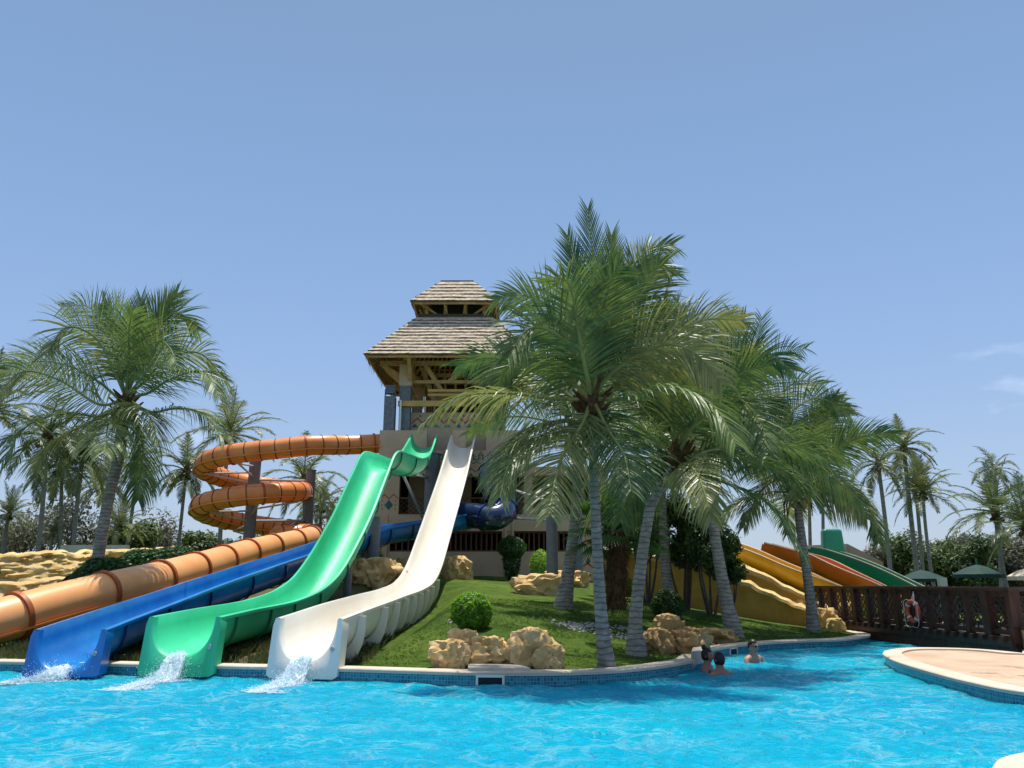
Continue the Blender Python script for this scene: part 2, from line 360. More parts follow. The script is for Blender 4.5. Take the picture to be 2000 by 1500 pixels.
def grassmat():
    m = bpy.data.materials.new('grass_lawn'); m.use_nodes = True; t = m.node_tree; b = t.nodes['Principled BSDF']
    b.inputs['Roughness'].default_value = 0.9; b.inputs['Specular IOR Level'].default_value = 0.15
    g = N(t, 'ShaderNodeTexCoord')
    def nz(sc, det, ro=0.6):
        n = N(t, 'ShaderNodeTexNoise', ins={'Scale': sc, 'Detail': det, 'Roughness': ro}); t.links.new(g.outputs['Object'], n.inputs['Vector']); return n
    n1 = nz(0.45, 5); n2 = nz(38, 3, 0.8); n3 = nz(3.5, 6, 0.7)
    r1 = N(t, 'ShaderNodeValToRGB'); e = r1.color_ramp.elements
    e[0].color = (0.058, 0.122, 0.016, 1); e[1].color = (0.128, 0.20, 0.033, 1); e[0].position = 0.35; e[1].position = 0.68
    r3 = N(t, 'ShaderNodeValToRGB'); e = r3.color_ramp.elements
    e[0].color = (0.55, 0.6, 0.5, 1); e[1].color = (1.25, 1.2, 1.1, 1); e[0].position = 0.3; e[1].position = 0.72
    r2 = N(t, 'ShaderNodeValToRGB'); e = r2.color_ramp.elements
    e[0].color = (0.45, 0.5, 0.4, 1); e[1].color = (1.4, 1.35, 1.2, 1); e[0].position = 0.3; e[1].position = 0.7
    def mul(a, bb):
        x = N(t, 'ShaderNodeMix', data_type='RGBA', blend_type='MULTIPLY'); x.inputs[0].default_value = 1
        t.links.new(a, x.inputs[6]); t.links.new(bb, x.inputs[7]); return x.outputs[2]
    t.links.new(n1.outputs[0], r1.inputs[0]); t.links.new(n3.outputs[0], r3.inputs[0]); t.links.new(n2.outputs[0], r2.inputs[0])
    c = mul(mul(r1.outputs[0], r3.outputs[0]), r2.outputs[0])
    # bare dry soil between the slide runs and far from the watered lawn
    sp = N(t, 'ShaderNodeSeparateXYZ'); t.links.new(g.outputs['Object'], sp.inputs[0])
    def ss(src, a, b_):
        x = N(t, 'ShaderNodeMapRange', interpolation_type='SMOOTHSTEP'); x.inputs[1].default_value = a; x.inputs[2].default_value = b_
        t.links.new(src, x.inputs[0]); return x.outputs[0]
    def mth(op, a, bb):
        x = N(t, 'ShaderNodeMath', operation=op, use_clamp=True)
        for i_, s_ in enumerate((a, bb)):
            if isinstance(s_, (int, float)): x.inputs[i_].default_value = s_
            else: t.links.new(s_, x.inputs[i_])
        return x.outputs[0]
    soil = mth('MULTIPLY', ss(sp.outputs[0], -2.2, -3.2), ss(sp.outputs[0], -9.6, -8.6))
    soil = mth('MULTIPLY', soil, ss(sp.outputs[1], 26, 22))
    far = ss(sp.outputs[1], 44, 52)
    sm = mth('MAXIMUM', soil, far)
    sm = mth('MULTIPLY', sm, ss(n3.outputs[0], 0.36, 0.52))
    mx_ = N(t, 'ShaderNodeMix', data_type='RGBA'); mx_.inputs[7].default_value = (0.17, 0.125, 0.075, 1)
    t.links.new(sm, mx_.inputs[0]); t.links.new(c, mx_.inputs[6]); t.links.new(mx_.outputs[2], b.inputs['Base Color'])
    bp = N(t, 'ShaderNodeBump', ins={'Strength': 1.0, 'Distance': 0.05}); t.links.new(n2.outputs[0], bp.inputs['Height']); t.links.new(bp.outputs[0], b.inputs['Normal'])
    return m
tag(build_ground(), kind='structure')

# ---- pool shell: floor and mosaic wall
def mosaicmat():
    m = bpy.data.materials.new('mosaic_tiles'); m.use_nodes = True; t = m.node_tree; b = t.nodes['Principled BSDF']
    b.inputs['Roughness'].default_value = 0.25
    uv = N(t, 'ShaderNodeUVMap'); mpn = N(t, 'ShaderNodeMapping'); mpn.inputs['Scale'].default_value = (1, 1, 1)
    t.links.new(uv.outputs[0], mpn.inputs[0])
    br = N(t, 'ShaderNodeTexBrick', offset=0.0, squash=1.0)
    br.inputs['Scale'].default_value = 1.0; br.inputs['Brick Width'].default_value = 0.05; br.inputs['Row Height'].default_value = 0.05
    br.inputs['Mortar Size'].default_value = 0.005; br.inputs['Color1'].default_value = (0.015, 0.11, 0.17, 1); br.inputs['Color2'].default_value = (0.05, 0.26, 0.34, 1)
    br.inputs['Mortar'].default_value = (0.11, 0.32, 0.38, 1); br.inputs['Bias'].default_value = 0.0
    t.links.new(mpn.outputs[0], br.inputs['Vector']); t.links.new(br.outputs['Color'], b.inputs['Base Color'])
    return m
M_mosaic = mosaicmat()
M_floor = mat('pool_floor_tiles', (0.05, 0.50, 0.72), 0.4, 0.08, 2)
def build_wall():
    me = bpy.data.meshes.new('pool_wall'); v = []; f = []; uvs = []; s_ = 0; n = len(PD)
    for i, p in enumerate(PD):
        q = PD[(i + 1) % n]; L = (q - p).length; b = len(v)
        v += [(p.x, p.y, -1.3), (q.x, q.y, -1.3), (q.x, q.y, 0.13), (p.x, p.y, 0.13)]; f.append((b, b + 1, b + 2, b + 3))
        uvs += [(s_, -1.3), (s_ + L, -1.3), (s_ + L, 0.13), (s_, 0.13)]; s_ += L
    me.from_pydata(v, [], f); ul = me.uv_layers.new(name='UVMap')
    for i, u in enumerate(uvs): ul.data[i].uv = u
    me.materials.append(M_mosaic); o = bpy.data.objects.new('pool_wall', me); COL.objects.link(o); return tag(o, kind='structure')
build_wall()
m = MB(); m.add([(-32, 2, -1.3), (32, 2, -1.3), (32, 30, -1.3), (-32, 30, -1.3)], [(0, 1, 2, 3)]); tag(m.build('pool_floor', M_floor), kind='structure')
def sheet(name, poly, z, mt):
    vs, es, fs, *_ = delaunay_2d_cdt([Vector(p) for p in poly], [(i, (i + 1) % len(poly)) for i in range(len(poly))], [], 1, 1e-5)
    mm = MB(); mm.add([(v.x, v.y, z) for v in vs], fs); return tag(mm.build(name, mt), kind='structure')
def pavemat():
    m = mat('paving_stone', (0.50, 0.345, 0.235), 0.85, 0.12, 1.1, 0.004, 25, 0.2, col2=(0.62, 0.46, 0.34)); t = m.node_tree
    b = t.nodes['Principled BSDF']; src = b.inputs['Base Color'].links[0].from_socket
    g = N(t, 'ShaderNodeTexCoord'); br = N(t, 'ShaderNodeTexBrick', offset=0.5); br.inputs['Scale'].default_value = 1
    br.inputs['Brick Width'].default_value = 0.6; br.inputs['Row Height'].default_value = 0.3; br.inputs['Mortar Size'].default_value = 0.006
    br.inputs['Color1'].default_value = (1, 1, 1, 1); br.inputs['Color2'].default_value = (0.88, 0.88, 0.88, 1); br.inputs['Mortar'].default_value = (0.72, 0.7, 0.68, 1)
    t.links.new(g.outputs['Object'], br.inputs['Vector'])
    st_ = N(t, 'ShaderNodeTexNoise', ins={'Scale': 0.9, 'Detail': 8.0, 'Roughness': 0.7}); t.links.new(g.outputs['Object'], st_.inputs['Vector'])
    rr = N(t, 'ShaderNodeValToRGB'); rr.color_ramp.elements[0].position = 0.34; rr.color_ramp.elements[1].position = 0.44
    rr.color_ramp.elements[0].color = (0.45, 0.45, 0.45, 1); t.links.new(st_.outputs[0], rr.inputs[0])
    a = N(t, 'ShaderNodeMix', data_type='RGBA', blend_type='MULTIPLY'); a.inputs[0].default_value = 1
    c = N(t, 'ShaderNodeMix', data_type='RGBA', blend_type='MULTIPLY'); c.inputs[0].default_value = 1
    t.links.new(src, a.inputs[6]); t.links.new(br.outputs['Color'], a.inputs[7]); t.links.new(a.outputs[2], c.inputs[6]); t.links.new(rr.outputs[0], c.inputs[7])
    t.links.new(c.outputs[2], b.inputs['Base Color']); return m
M_pave = pavemat()
sheet('paving', [p for p in C_pen] + [(30, 8.6), (30, 18.6), (16, 18.4), (11.0, 17.4)], 0.155, M_pave)
sheet('deck', [p for p in D_cor] + [(-30, 2.5), (-30, -8), (30, -8), (30, 7.5)], 0.155, M_pave)
# ---- coping
def coping():
    mm = MB(); n = len(PD); area = sum(PD[i].x * PD[(i + 1) % n].y - PD[(i + 1) % n].x * PD[i].y for i in range(n))
    sg = 1 if area > 0 else -1
    ns = []
    for i in range(n):
        t = (PD[(i + 1) % n] - PD[i - 1]).normalized(); ns.append(Vector((t.y, -t.x)) * sg)
    rings = []
    for i in range(n):
        p = PD[i]; q = ns[i]; j = 0.004 * noise.noise(Vector((p.x, p.y, 0)))
        rings.append([Vector((*(p - q * 0.03), 0.13)), Vector((*(p + q * 0.30), 0.13)), Vector((*(p + q * 0.30), 0.185 + j)), Vector((*(p - q * 0.015), 0.185 + j)), Vector((*(p - q * 0.03), 0.17 + j))])
    mm.loft(rings, cap=False, loop=True); return tag(mm.build('coping', M_copj()), kind='structure')
def M_copj():
    m = M_coping; return m
coping()
# ---- water
def watermat():
    m = bpy.data.materials.new('pool_water'); m.use_nodes = True; t = m.node_tree; t.nodes.remove(t.nodes['Principled BSDF']); o = t.nodes['Material Output']
    g = N(t, 'ShaderNodeTexCoord')
    def mapn(sc, rot=0):
        mm = N(t, 'ShaderNodeMapping'); mm.inputs['Scale'].default_value = sc; mm.inputs['Rotation'].default_value = (0, 0, rot); t.links.new(g.outputs['Object'], mm.inputs[0]); return mm
    m1 = mapn((1.0, 1.25, 1), 0.3); n1 = N(t, 'ShaderNodeTexNoise', ins={'Scale': 1.5, 'Detail': 3.0, 'Roughness': 0.5, 'Distortion': 1.0}); t.links.new(m1.outputs[0], n1.inputs['Vector'])
    m2 = mapn((1.0, 1.4, 1), -0.4); n2 = N(t, 'ShaderNodeTexNoise', ins={'Scale': 5.5, 'Detail': 3.0, 'Roughness': 0.55, 'Distortion': 1.4}); t.links.new(m2.outputs[0], n2.inputs['Vector'])
    m3 = mapn((1.0, 1.2, 1), 0.9); n3 = N(t, 'ShaderNodeTexNoise', ins={'Scale': 15.0, 'Detail': 2.0, 'Roughness': 0.5, 'Distortion': 0.6}); t.links.new(m3.outputs[0], n3.inputs['Vector'])
    # ridged wavelets
    def ridge(n):
        a = N(t, 'ShaderNodeMath', operation='SUBTRACT'); a.inputs[1].default_value = 0.5; t.links.new(n.outputs[0], a.inputs[0])
        b_ = N(t, 'ShaderNodeMath', operation='ABSOLUTE'); t.links.new(a.outputs[0], b_.inputs[0])
        c = N(t, 'ShaderNodeMath', operation='MULTIPLY'); c.inputs[1].default_value = -1.4; t.links.new(b_.outputs[0], c.inputs[0]); return c.outputs[0]
    def comb(a, wa, b_, wb):
        x = N(t, 'ShaderNodeMath', operation='MULTIPLY'); x.inputs[1].default_value = wa; t.links.new(a, x.inputs[0])
        y = N(t, 'ShaderNodeMath', operation='MULTIPLY_ADD'); y.inputs[1].default_value = wb; t.links.new(b_, y.inputs[0]); t.links.new(x.outputs[0], y.inputs[2]); return y.outputs[0]
    h = comb(comb(n1.outputs[0], .25, ridge(n2), 0.8), 1.0, n3.outputs[0], 0.12)
    bp = N(t, 'ShaderNodeBump', ins={'Strength': 1.0, 'Distance': 0.28}); t.links.new(h, bp.inputs['Height'])
    df = N(t, 'ShaderNodeSubsurfaceScattering'); df.inputs['Scale'].default_value = 2.2; df.inputs['Radius'].default_value = (.15, .45, .6); df.inputs[0].default_value = (0.0, 0.36, 0.66, 1); t.links.new(bp.outputs[0], df.inputs['Normal'])
    nl = N(t, 'ShaderNodeTexNoise', ins={'Scale': 0.16, 'Detail': 3.0}); t.links.new(g.outputs['Object'], nl.inputs['Vector'])
    cr_ = N(t, 'ShaderNodeValToRGB'); cr_.color_ramp.elements[0].color = (0.0, 0.44, 0.80, 1); cr_.color_ramp.elements[1].color = (0.0, 0.58, 0.90, 1)
    cr_.color_ramp.elements[0].position = 0.35; cr_.color_ramp.elements[1].position = 0.65
    t.links.new(nl.outputs[0], cr_.inputs[0])
    # thin pale line network: caustic light and glints painted into the water colour
    def mth(op, a_, b2, cl=False):
        x = N(t, 'ShaderNodeMath', operation=op, use_clamp=cl)
        for i_, s_ in enumerate((a_, b2)):
            if isinstance(s_, (int, float)): x.inputs[i_].default_value = s_
            else: t.links.new(s_, x.inputs[i_])
        return x.outputs[0]
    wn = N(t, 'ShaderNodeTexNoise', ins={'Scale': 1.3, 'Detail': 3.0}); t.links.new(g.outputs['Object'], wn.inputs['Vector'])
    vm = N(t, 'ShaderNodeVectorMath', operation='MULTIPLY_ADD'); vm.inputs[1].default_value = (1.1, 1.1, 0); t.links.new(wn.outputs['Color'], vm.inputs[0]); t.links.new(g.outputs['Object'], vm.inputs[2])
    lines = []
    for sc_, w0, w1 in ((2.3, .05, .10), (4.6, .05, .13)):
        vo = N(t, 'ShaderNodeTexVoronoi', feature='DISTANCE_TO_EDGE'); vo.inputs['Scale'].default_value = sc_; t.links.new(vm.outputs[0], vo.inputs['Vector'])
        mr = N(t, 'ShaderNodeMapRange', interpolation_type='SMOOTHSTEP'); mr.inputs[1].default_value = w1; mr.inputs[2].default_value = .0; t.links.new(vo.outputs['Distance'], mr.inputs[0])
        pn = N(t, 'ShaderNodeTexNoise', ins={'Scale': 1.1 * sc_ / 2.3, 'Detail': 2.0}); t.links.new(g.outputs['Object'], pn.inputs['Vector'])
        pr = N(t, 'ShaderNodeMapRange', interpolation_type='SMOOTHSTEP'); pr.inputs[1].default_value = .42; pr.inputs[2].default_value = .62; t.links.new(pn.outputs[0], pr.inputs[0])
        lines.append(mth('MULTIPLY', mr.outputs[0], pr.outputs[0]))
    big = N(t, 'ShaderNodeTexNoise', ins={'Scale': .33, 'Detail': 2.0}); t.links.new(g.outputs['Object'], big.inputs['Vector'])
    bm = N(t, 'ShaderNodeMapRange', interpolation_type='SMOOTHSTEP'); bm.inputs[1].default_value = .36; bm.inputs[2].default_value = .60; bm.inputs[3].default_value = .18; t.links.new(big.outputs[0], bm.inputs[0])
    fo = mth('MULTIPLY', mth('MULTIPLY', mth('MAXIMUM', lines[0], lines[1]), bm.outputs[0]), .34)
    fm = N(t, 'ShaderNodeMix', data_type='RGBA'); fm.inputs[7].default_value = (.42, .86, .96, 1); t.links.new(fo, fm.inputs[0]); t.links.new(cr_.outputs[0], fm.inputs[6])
    class _o: outputs = [fm.outputs[2]]
    cr_ = _o
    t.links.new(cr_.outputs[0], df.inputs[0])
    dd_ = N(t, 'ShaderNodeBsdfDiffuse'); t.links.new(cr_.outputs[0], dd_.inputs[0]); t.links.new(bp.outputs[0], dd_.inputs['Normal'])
    dm = N(t, 'ShaderNodeMixShader'); dm.inputs[0].default_value = 0.4; t.links.new(df.outputs[0], dm.inputs[1]); t.links.new(dd_.outputs[0], dm.inputs[2])
    tr = N(t, 'ShaderNodeBsdfTransparent'); tr.inputs[0].default_value = (0.35, 0.85, 0.97, 1)
    a = N(t, 'ShaderNodeMixShader'); a.inputs[0].default_value = 0.74; t.links.new(tr.outputs[0], a.inputs[1]); t.links.new(dm.outputs[0], a.inputs[2])
    gl = N(t, 'ShaderNodeBsdfGlossy'); gl.inputs['Roughness'].default_value = 0.11; t.links.new(bp.outputs[0], gl.inputs['Normal'])
    g2 = N(t, 'ShaderNodeBsdfGlossy'); g2.inputs['Roughness'].default_value = 0.34; t.links.new(bp.outputs[0], g2.inputs['Normal'])
    gm = N(t, 'ShaderNodeMixShader'); gm.inputs[0].default_value = 0.12; t.links.new(gl.outputs[0], gm.inputs[1]); t.links.new(g2.outputs[0], gm.inputs[2])
    fr = N(t, 'ShaderNodeFresnel'); fr.inputs[0].default_value = 1.33; t.links.new(bp.outputs[0], fr.inputs['Normal'])
    b_ = N(t, 'ShaderNodeMixShader'); t.links.new(fr.outputs[0], b_.inputs[0]); t.links.new(a.outputs[0], b_.inputs[1]); t.links.new(gm.outputs[0], b_.inputs[2])
    t.links.new(b_.outputs[0], o.inputs[0]); return m
def waterheights(X, Y):
    rg = np.random.RandomState(3); H = np.zeros_like(X); 
    wx = X + .25 * np.sin(Y * 1.1 + .4) + .15 * np.sin(X * 1.9 + Y * .7); wy = Y + .22 * np.sin(X * 1.3 + 1.0) + .12 * np.sin(Y * 2.3 - X)
    for k in range(46):
        lam = .16 * (8 ** rg.rand()); th = rg.uniform(0, 2 * np.pi) if k % 3 else rg.normal(1.2, .5); kk = 2 * np.pi / lam
        ph = kk * (wx * np.cos(th) + wy * np.sin(th)) + rg.uniform(0, 6.28); amp = .0042 * lam ** .95
        H += amp * (1.35 - 2.2 * np.abs(np.sin(ph / 2)) ** 1.3)
    return H - H.mean()
ys = [4.0]
while ys[-1] < 30: ys.append(ys[-1] + max(.028, .0052 * ys[-1]))
ys = np.array(ys); nx_ = 620; us = np.linspace(-1, 1, nx_)
XX = us[None, :] * (0.86 * ys[:, None] + .4); YY = np.repeat(ys[:, None], nx_, 1); ZZ = waterheights(XX, YY)
v_ = np.stack([XX, YY, ZZ], -1).reshape(-1, 3); ny_ = len(ys)
idx = np.arange(nx_ * ny_).reshape(ny_, nx_); q_ = np.stack([idx[:-1, :-1], idx[:-1, 1:], idx[1:, 1:], idx[1:, :-1]], -1).reshape(-1, 4)
me = bpy.data.meshes.new('water'); me.vertices.add(len(v_)); me.vertices.foreach_set('co', v_.ravel()); me.loops.add(q_.size); me.loops.foreach_set('vertex_index', q_.ravel().astype(np.int32))
me.polygons.add(len(q_)); me.polygons.foreach_set('loop_start', np.arange(0, q_.size, 4, dtype=np.int32)); me.polygons.foreach_set('loop_total', np.full(len(q_), 4, dtype=np.int32)); me.polygons.foreach_set('use_smooth', np.ones(len(q_), bool))
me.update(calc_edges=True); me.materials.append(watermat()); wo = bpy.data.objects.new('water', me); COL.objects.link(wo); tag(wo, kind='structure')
# the flat rest of the pool outside the detailed stretch
m = MB(); e = .86; m.add([(-e * 4 - .4, 4, 0), (-e * 30 - .4, 30, 0), (-60, 30, 0), (-60, 1.9, 0), (e * 4 + .4, 4, 0), (e * 30 + .4, 30, 0), (60, 30, 0), (60, 1.9, 0)], [(0, 1, 2, 3), (5, 4, 7, 6), (3, 7, 4, 0)])
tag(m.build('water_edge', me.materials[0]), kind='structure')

# ================================================================== SLIDES
def frames(path):
    n = len(path); fr = []
    for i in range(n):
        T = (path[min(i + 1, n - 1)] - path[max(i - 1, 0)]).normalized()
        Sd = T.cross(Vector((0, 0, 1))).normalized(); Nn = Sd.cross(T)
        fr.append((path[i], T, Sd, Nn))
    return fr
def uprof(w_, d, lip=0.08, th=0.03, k=14):
    """closed profile in (side, up) coordinates, rim at up=0"""
    inn = []
    for i in range(k + 1):
        a = math.pi * i / k; x = -math.cos(a) * w_
        y = -d * (1 - abs(math.cos(a)) ** 2.6) ** (1 / 2.2)
        inn.append((x, y))
    pr = [(-w_ - lip, -0.05), (-w_ - lip, 0.0), (-w_ - lip + 0.02, 0.015), (-w_ - 0.01, 0.015)] + inn + [(w_ + 0.01, 0.015), (w_ + lip - 0.02, 0.015), (w_ + lip, 0.0), (w_ + lip, -0.05), (w_ + th, -0.05)]
    outp = [(x * (w_ + th) / w_, y * (d + th) / d) for x, y in reversed(inn)][1:-1]
    return pr + outp + [(-w_ - th, -0.05)]
def channel(path, w_, d, mt, name, parent, lip=0.08):
    mm = MB(); pr = uprof(w_, d, lip); rings = []
    for (p, T, Sd, Nn) in frames(path): rings.append([p + Sd * a + Nn * b for a, b in pr])
    mm.loft(rings, cap=True); return mm.build(name, mt, parent, smooth=False)
def smooth_angle(o, ang=40):
    me = o.data; me.polygons.foreach_set('use_smooth', [True] * len(me.polygons))
    try: me.set_sharp_from_angle(angle=rad(ang))
    except Exception: pass
def joint(fr, w_, d, mt, parent, t=0.035, out_=0.10, drop=0.0):
    """U-shaped bolted flange under a channel joint"""
    p, T, Sd, Nn = fr; mm = MB(); k = 14
    ri = []; ro = []
    for i in range(k + 1):
        a = math.pi * i / k; x = -math.cos(a); y = -(1 - abs(math.cos(a)) ** 2.6) ** (1 / 2.2)
        ri.append((x * (w_ + 0.032), y * (d + 0.045) - 0.06 * (1 + y))); ro.append((x * (w_ + out_), y * (d + out_) - 0.06 * (1 + y) - drop * (-y)))
    for q in (-t / 2, t / 2):
        pass
    vs = []
    for q in (-t / 2, t / 2):
        for a, b in ri: vs.append(p + T * q + Sd * a + Nn * b)
        for a, b in ro: vs.append(p + T * q + Sd * a + Nn * b)
    K = k + 1; fs = []
    for i in range(k):
        fs += [(i, i + 1, K + i + 1, K + i), (2 * K + i, 3 * K + i, 3 * K + i + 1, 2 * K + i + 1), (K + i, K + i + 1, 3 * K + i + 1, 3 * K + i), (i, 2 * K + i, 2 * K + i + 1, i + 1)]
    fs += [(0, K, 3 * K, 2 * K), (k, 2 * K + k, 3 * K + k, K + k)]
    mm.add(vs, fs); return mm.build('joint_flange', mt, parent)
def exit_plate(p, dirn, w_, d, mt, parent, lean=0.16, base=0.02, zs=0.0):
    """moulded end: the wide flat front panel with the channel mouth cut in it"""
    T = Vector((dirn[0], dirn[1], 0)).normalized()      # points uphill (away from pool)
    Sd = T.cross(Vector((0, 0, 1))).normalized(); H = p.z - base; mm = MB(); k = 28
    W = w_ + 0.10
    ri = []; ro = []
    for i in range(k + 1):
        a = math.pi * i / k; x = -math.cos(a) * w_ * 0.98; y = -d * (1 - abs(math.cos(a)) ** 2.6) ** (1 / 2.2)
        ri.append((x, y))
        u = i / k                                        # outer outline: left edge down, bottom, right edge up
        per = [(-W, 0.0), (-W, -H), (W, -H), (W, 0.0)]; seg = [0.30, 0.70]
        if u < seg[0]: q = (-W, -H * u / seg[0])
        elif u > seg[1]: q = (W, -H * (1 - u) / seg[0])
        else: q = (-W + 2 * W * (u - seg[0]) / (seg[1] - seg[0]), -H)
        if u < 0.02: q = (-W + 0.03, 0.012)
        if u > 0.98: q = (W - 0.03, 0.012)
        ro.append(q)
    def pt(q, off): return p + Sd * q[0] + Vector((0, 0, q[1])) + T * (q[1] * lean + off)
    K = k + 1
    # bulged lip: inner edge rounds back into the channel
    rows = [[pt((q[0] * 0.985, q[1] * 0.97), 0.14) for q in ri], [pt(q, 0.03) for q in ri], [pt((q[0] * 1.06, q[1] * 1.05), 0.0) for q in ri], [pt(((a[0] * .35 + b[0] * .65), (a[1] * .35 + b[1] * .65)), -0.012) for a, b in zip(ri, ro)], [pt(q, 0.0) for q in ro], [pt(q, 0.05) for q in ro], [pt((q[0] * 0.97, q[1]), 0.30) for q in ro]]
    mm.loft(rows, cap=False, closed_ring=False)
    o = mm.build('exit_panel', mt, parent); smooth_angle(o, 50)
    # round drain badge
    b = MB(); c = pt((W * 0.80, -H * 0.50), -0.012); ring = []
    b.tube([c - T * 0.012, c + T * 0.02], 0.036, 16); b.build('badge', M_galv, parent)
    return o
def column(parent, x, y, z0, z1, r=0.2, mt=None, name='support_column'):
    mm = MB(); mm.tube([(x, y, z0), (x, y, z1)], r, 20); mm.tube([(x, y, z0), (x, y, z0 + 0.05)], r * 1.7, 12)
    mm.tube([(x, y, z1), (x, y, z1 + 0.03)], r * 1.15, 16)
    o = mm.build(name, mt or M_steel, parent); smooth_angle(o, 40); return o
def brace(parent, a, b, r=0.04, name='brace'):
    mm = MB(); mm.tube([a, b], r, 8); return mm.build(name, M_galv, parent)
WID = 0.50
def slide(name, pts, wd, dp, mt, label, cat='water slide', jn=1.6, joint_mat=None, drop=0.0, out_=0.1, jr=(0.7, 1e9)):
    path = resample(crom([Vector(p) for p in pts], 10), 0.25)
    root = thing(name, (path[0].x, path[0].y, 0.0), label, cat)
    ch = channel(path, wd, dp, mt, 'channel', root); smooth_angle(ch, 45)
    fr = frames(path); s_ = 0; nxt = jr[0]
    for i in range(1, len(path)):
        s_ += (path[i] - path[i - 1]).length
        if s_ > nxt and s_ < jr[1]:
            joint(fr[i], wd, dp, joint_mat or mt, root, drop=drop, out_=out_); nxt += jn
    dirn = path[2] - path[0]
    exit_plate(path[0] - Vector((dirn.x, dirn.y, 0)).normalized() * 0.03, dirn, wd, dp, mt, root)
    return root, path, fr
# ---- white slide
pass
white, wpath, wfr = slide('water_slide', wpts, 0.50, 0.62, M_white, 'long cream white open water slide running straight down from the tower', jn=1.25, drop=0.14, out_=0.17, jr=(0.7, 11.5))
# ---- green slide
pass
green, gpath, gfr = slide('water_slide', gpts, 0.52, 0.60, M_green, 'bright green wavy open water slide between the blue and the white slides', joint_mat=M_greendk, jn=1.6, out_=0.07)
# ---- blue slide (open run, then spiral tube at the top)
pass
blue, bpath, bfr = slide('water_slide', bpts, 0.50, 0.60, [M_blue, M_navy], 'royal blue open water slide beside the orange tube, navy spiral at its top', joint_mat=M_navy, jn=1.7, out_=0.07, jr=(0.7, 26))
# upper part of the run is the darker navy moulding
bm_ = blue.children[0].data
for p_ in bm_.polygons:
    c_ = p_.center + Vector((0, 0, 0))
    if c_.y > 23.2: p_.material_index = 1
prs = uprof(0.5, 0.6); kk = len(prs)
# outer shell coloured navy, painting in the shade below the rim
for i_, p_ in enumerate(bm_.polygons):
    if i_ < len(bpath) * kk and (i_ % kk) >= 4 + 15 + 4: p_.material_index = 1
hx, hy = P(975, 985, 31.6).x, 31.7
sp_ = [P(900, 1006, 31.1), P(935, 1008, 30.9), P(962, 1012, 30.6), P(984, 1000, 31.0), P(984, 972, 32.0), P(964, 955, 32.3), P(955, 932, 32.4), P(968, 912, 33.0), P(990, 904, 34.2), P(1004, 902, 35.6)]
spath = resample(crom(sp_, 8), 0.18)
mm = MB(); mm.tube(spath, 0.50, 22); o = mm.build('spiral_tube', M_navytube, blue); smooth_angle(o, 60)
ang = frames(spath)
for i in range(6, len(spath) - 2, 7):
    p, T, Sd, Nn = ang[i]; mm = MB(); mm.tube([p - T * 0.03, p + T * 0.03], 0.55, 22); mm.build('joint_flange', M_navy, blue)
# ---- orange tube slide
C1x, C1y, R1 = -12.1, 36.0, 2.25; Z0 = 7.0; TURN = 1.92
op = [Vector((-6.15, 35.6, 7.75)), Vector((-7.6, 35.1, 7.60)), Vector((-8.9, 34.15, 7.42)), Vector((-10.5, 33.85, 7.20))]
hel = []
for k in range(0, 29):
    a = rad(-90 - k * 30 * 0.93); hel.append(Vector((C1x + R1 * math.cos(a), C1y + R1 * math.sin(a), Z0 - TURN * k * 30 * 0.93 / 360)))
hel = [h for h in hel][:27]
end = hel[-1]
low = olow
lastz = [P(604, 1043, 35.0)]
opath = resample(crom(op + hel[:25] + lastz + low, 10), 0.16)
oroot = thing('water_slide', (-9.7, 14.5, 0.2), 'orange closed tube slide that spirals twice then runs down behind the blue slide', 'water slide')
r_ = 0.45
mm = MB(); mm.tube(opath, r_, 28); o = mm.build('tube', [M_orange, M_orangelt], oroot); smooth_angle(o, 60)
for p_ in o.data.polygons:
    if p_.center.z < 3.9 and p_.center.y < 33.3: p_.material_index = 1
ofr = frames(opath); s_ = 0; nx = 0.3; iring = 0
seamL = MB(); 
for sg in (-1, 1):
    rings = []
    for (p, T, Sd, Nn) in ofr[::2]:
        c = p - Nn * 0.20 + Sd * sg * (math.sqrt(r_ ** 2 - 0.04))
        rings.append([c + Sd * sg * 0.0 + Nn * 0.012, c + Sd * sg * 0.075 + Nn * 0.012, c + Sd * sg * 0.075 - Nn * 0.035, c - Nn * 0.035])
    seamL.loft(rings)
seamL.build('seam_flange', M_orange, oroot)
lowstart = None
for i in range(1, len(opath)):
    s_ += (opath[i] - opath[i - 1]).length
    if opath[i].y < 33.2 and opath[i].z < 3.8: step, ww, pr, mt_ = 1.95, 0.05, 0.055, M_orangedk
    else: step, ww, pr, mt_ = 0.62, 0.018, 0.018, M_seam
    if step < 1 and iring % 5 == 0: ww, pr, mt_ = 0.04, 0.05, M_orangedk
    if s_ > nx:
        p, T, Sd, Nn = ofr[i]; mm = MB(); mm.tube([p - T * ww, p + T * ww], r_ + pr, 28); q = mm.build('joint_ring', mt_, oroot); smooth_angle(q, 40)
        nx = s_ + step; iring += 1
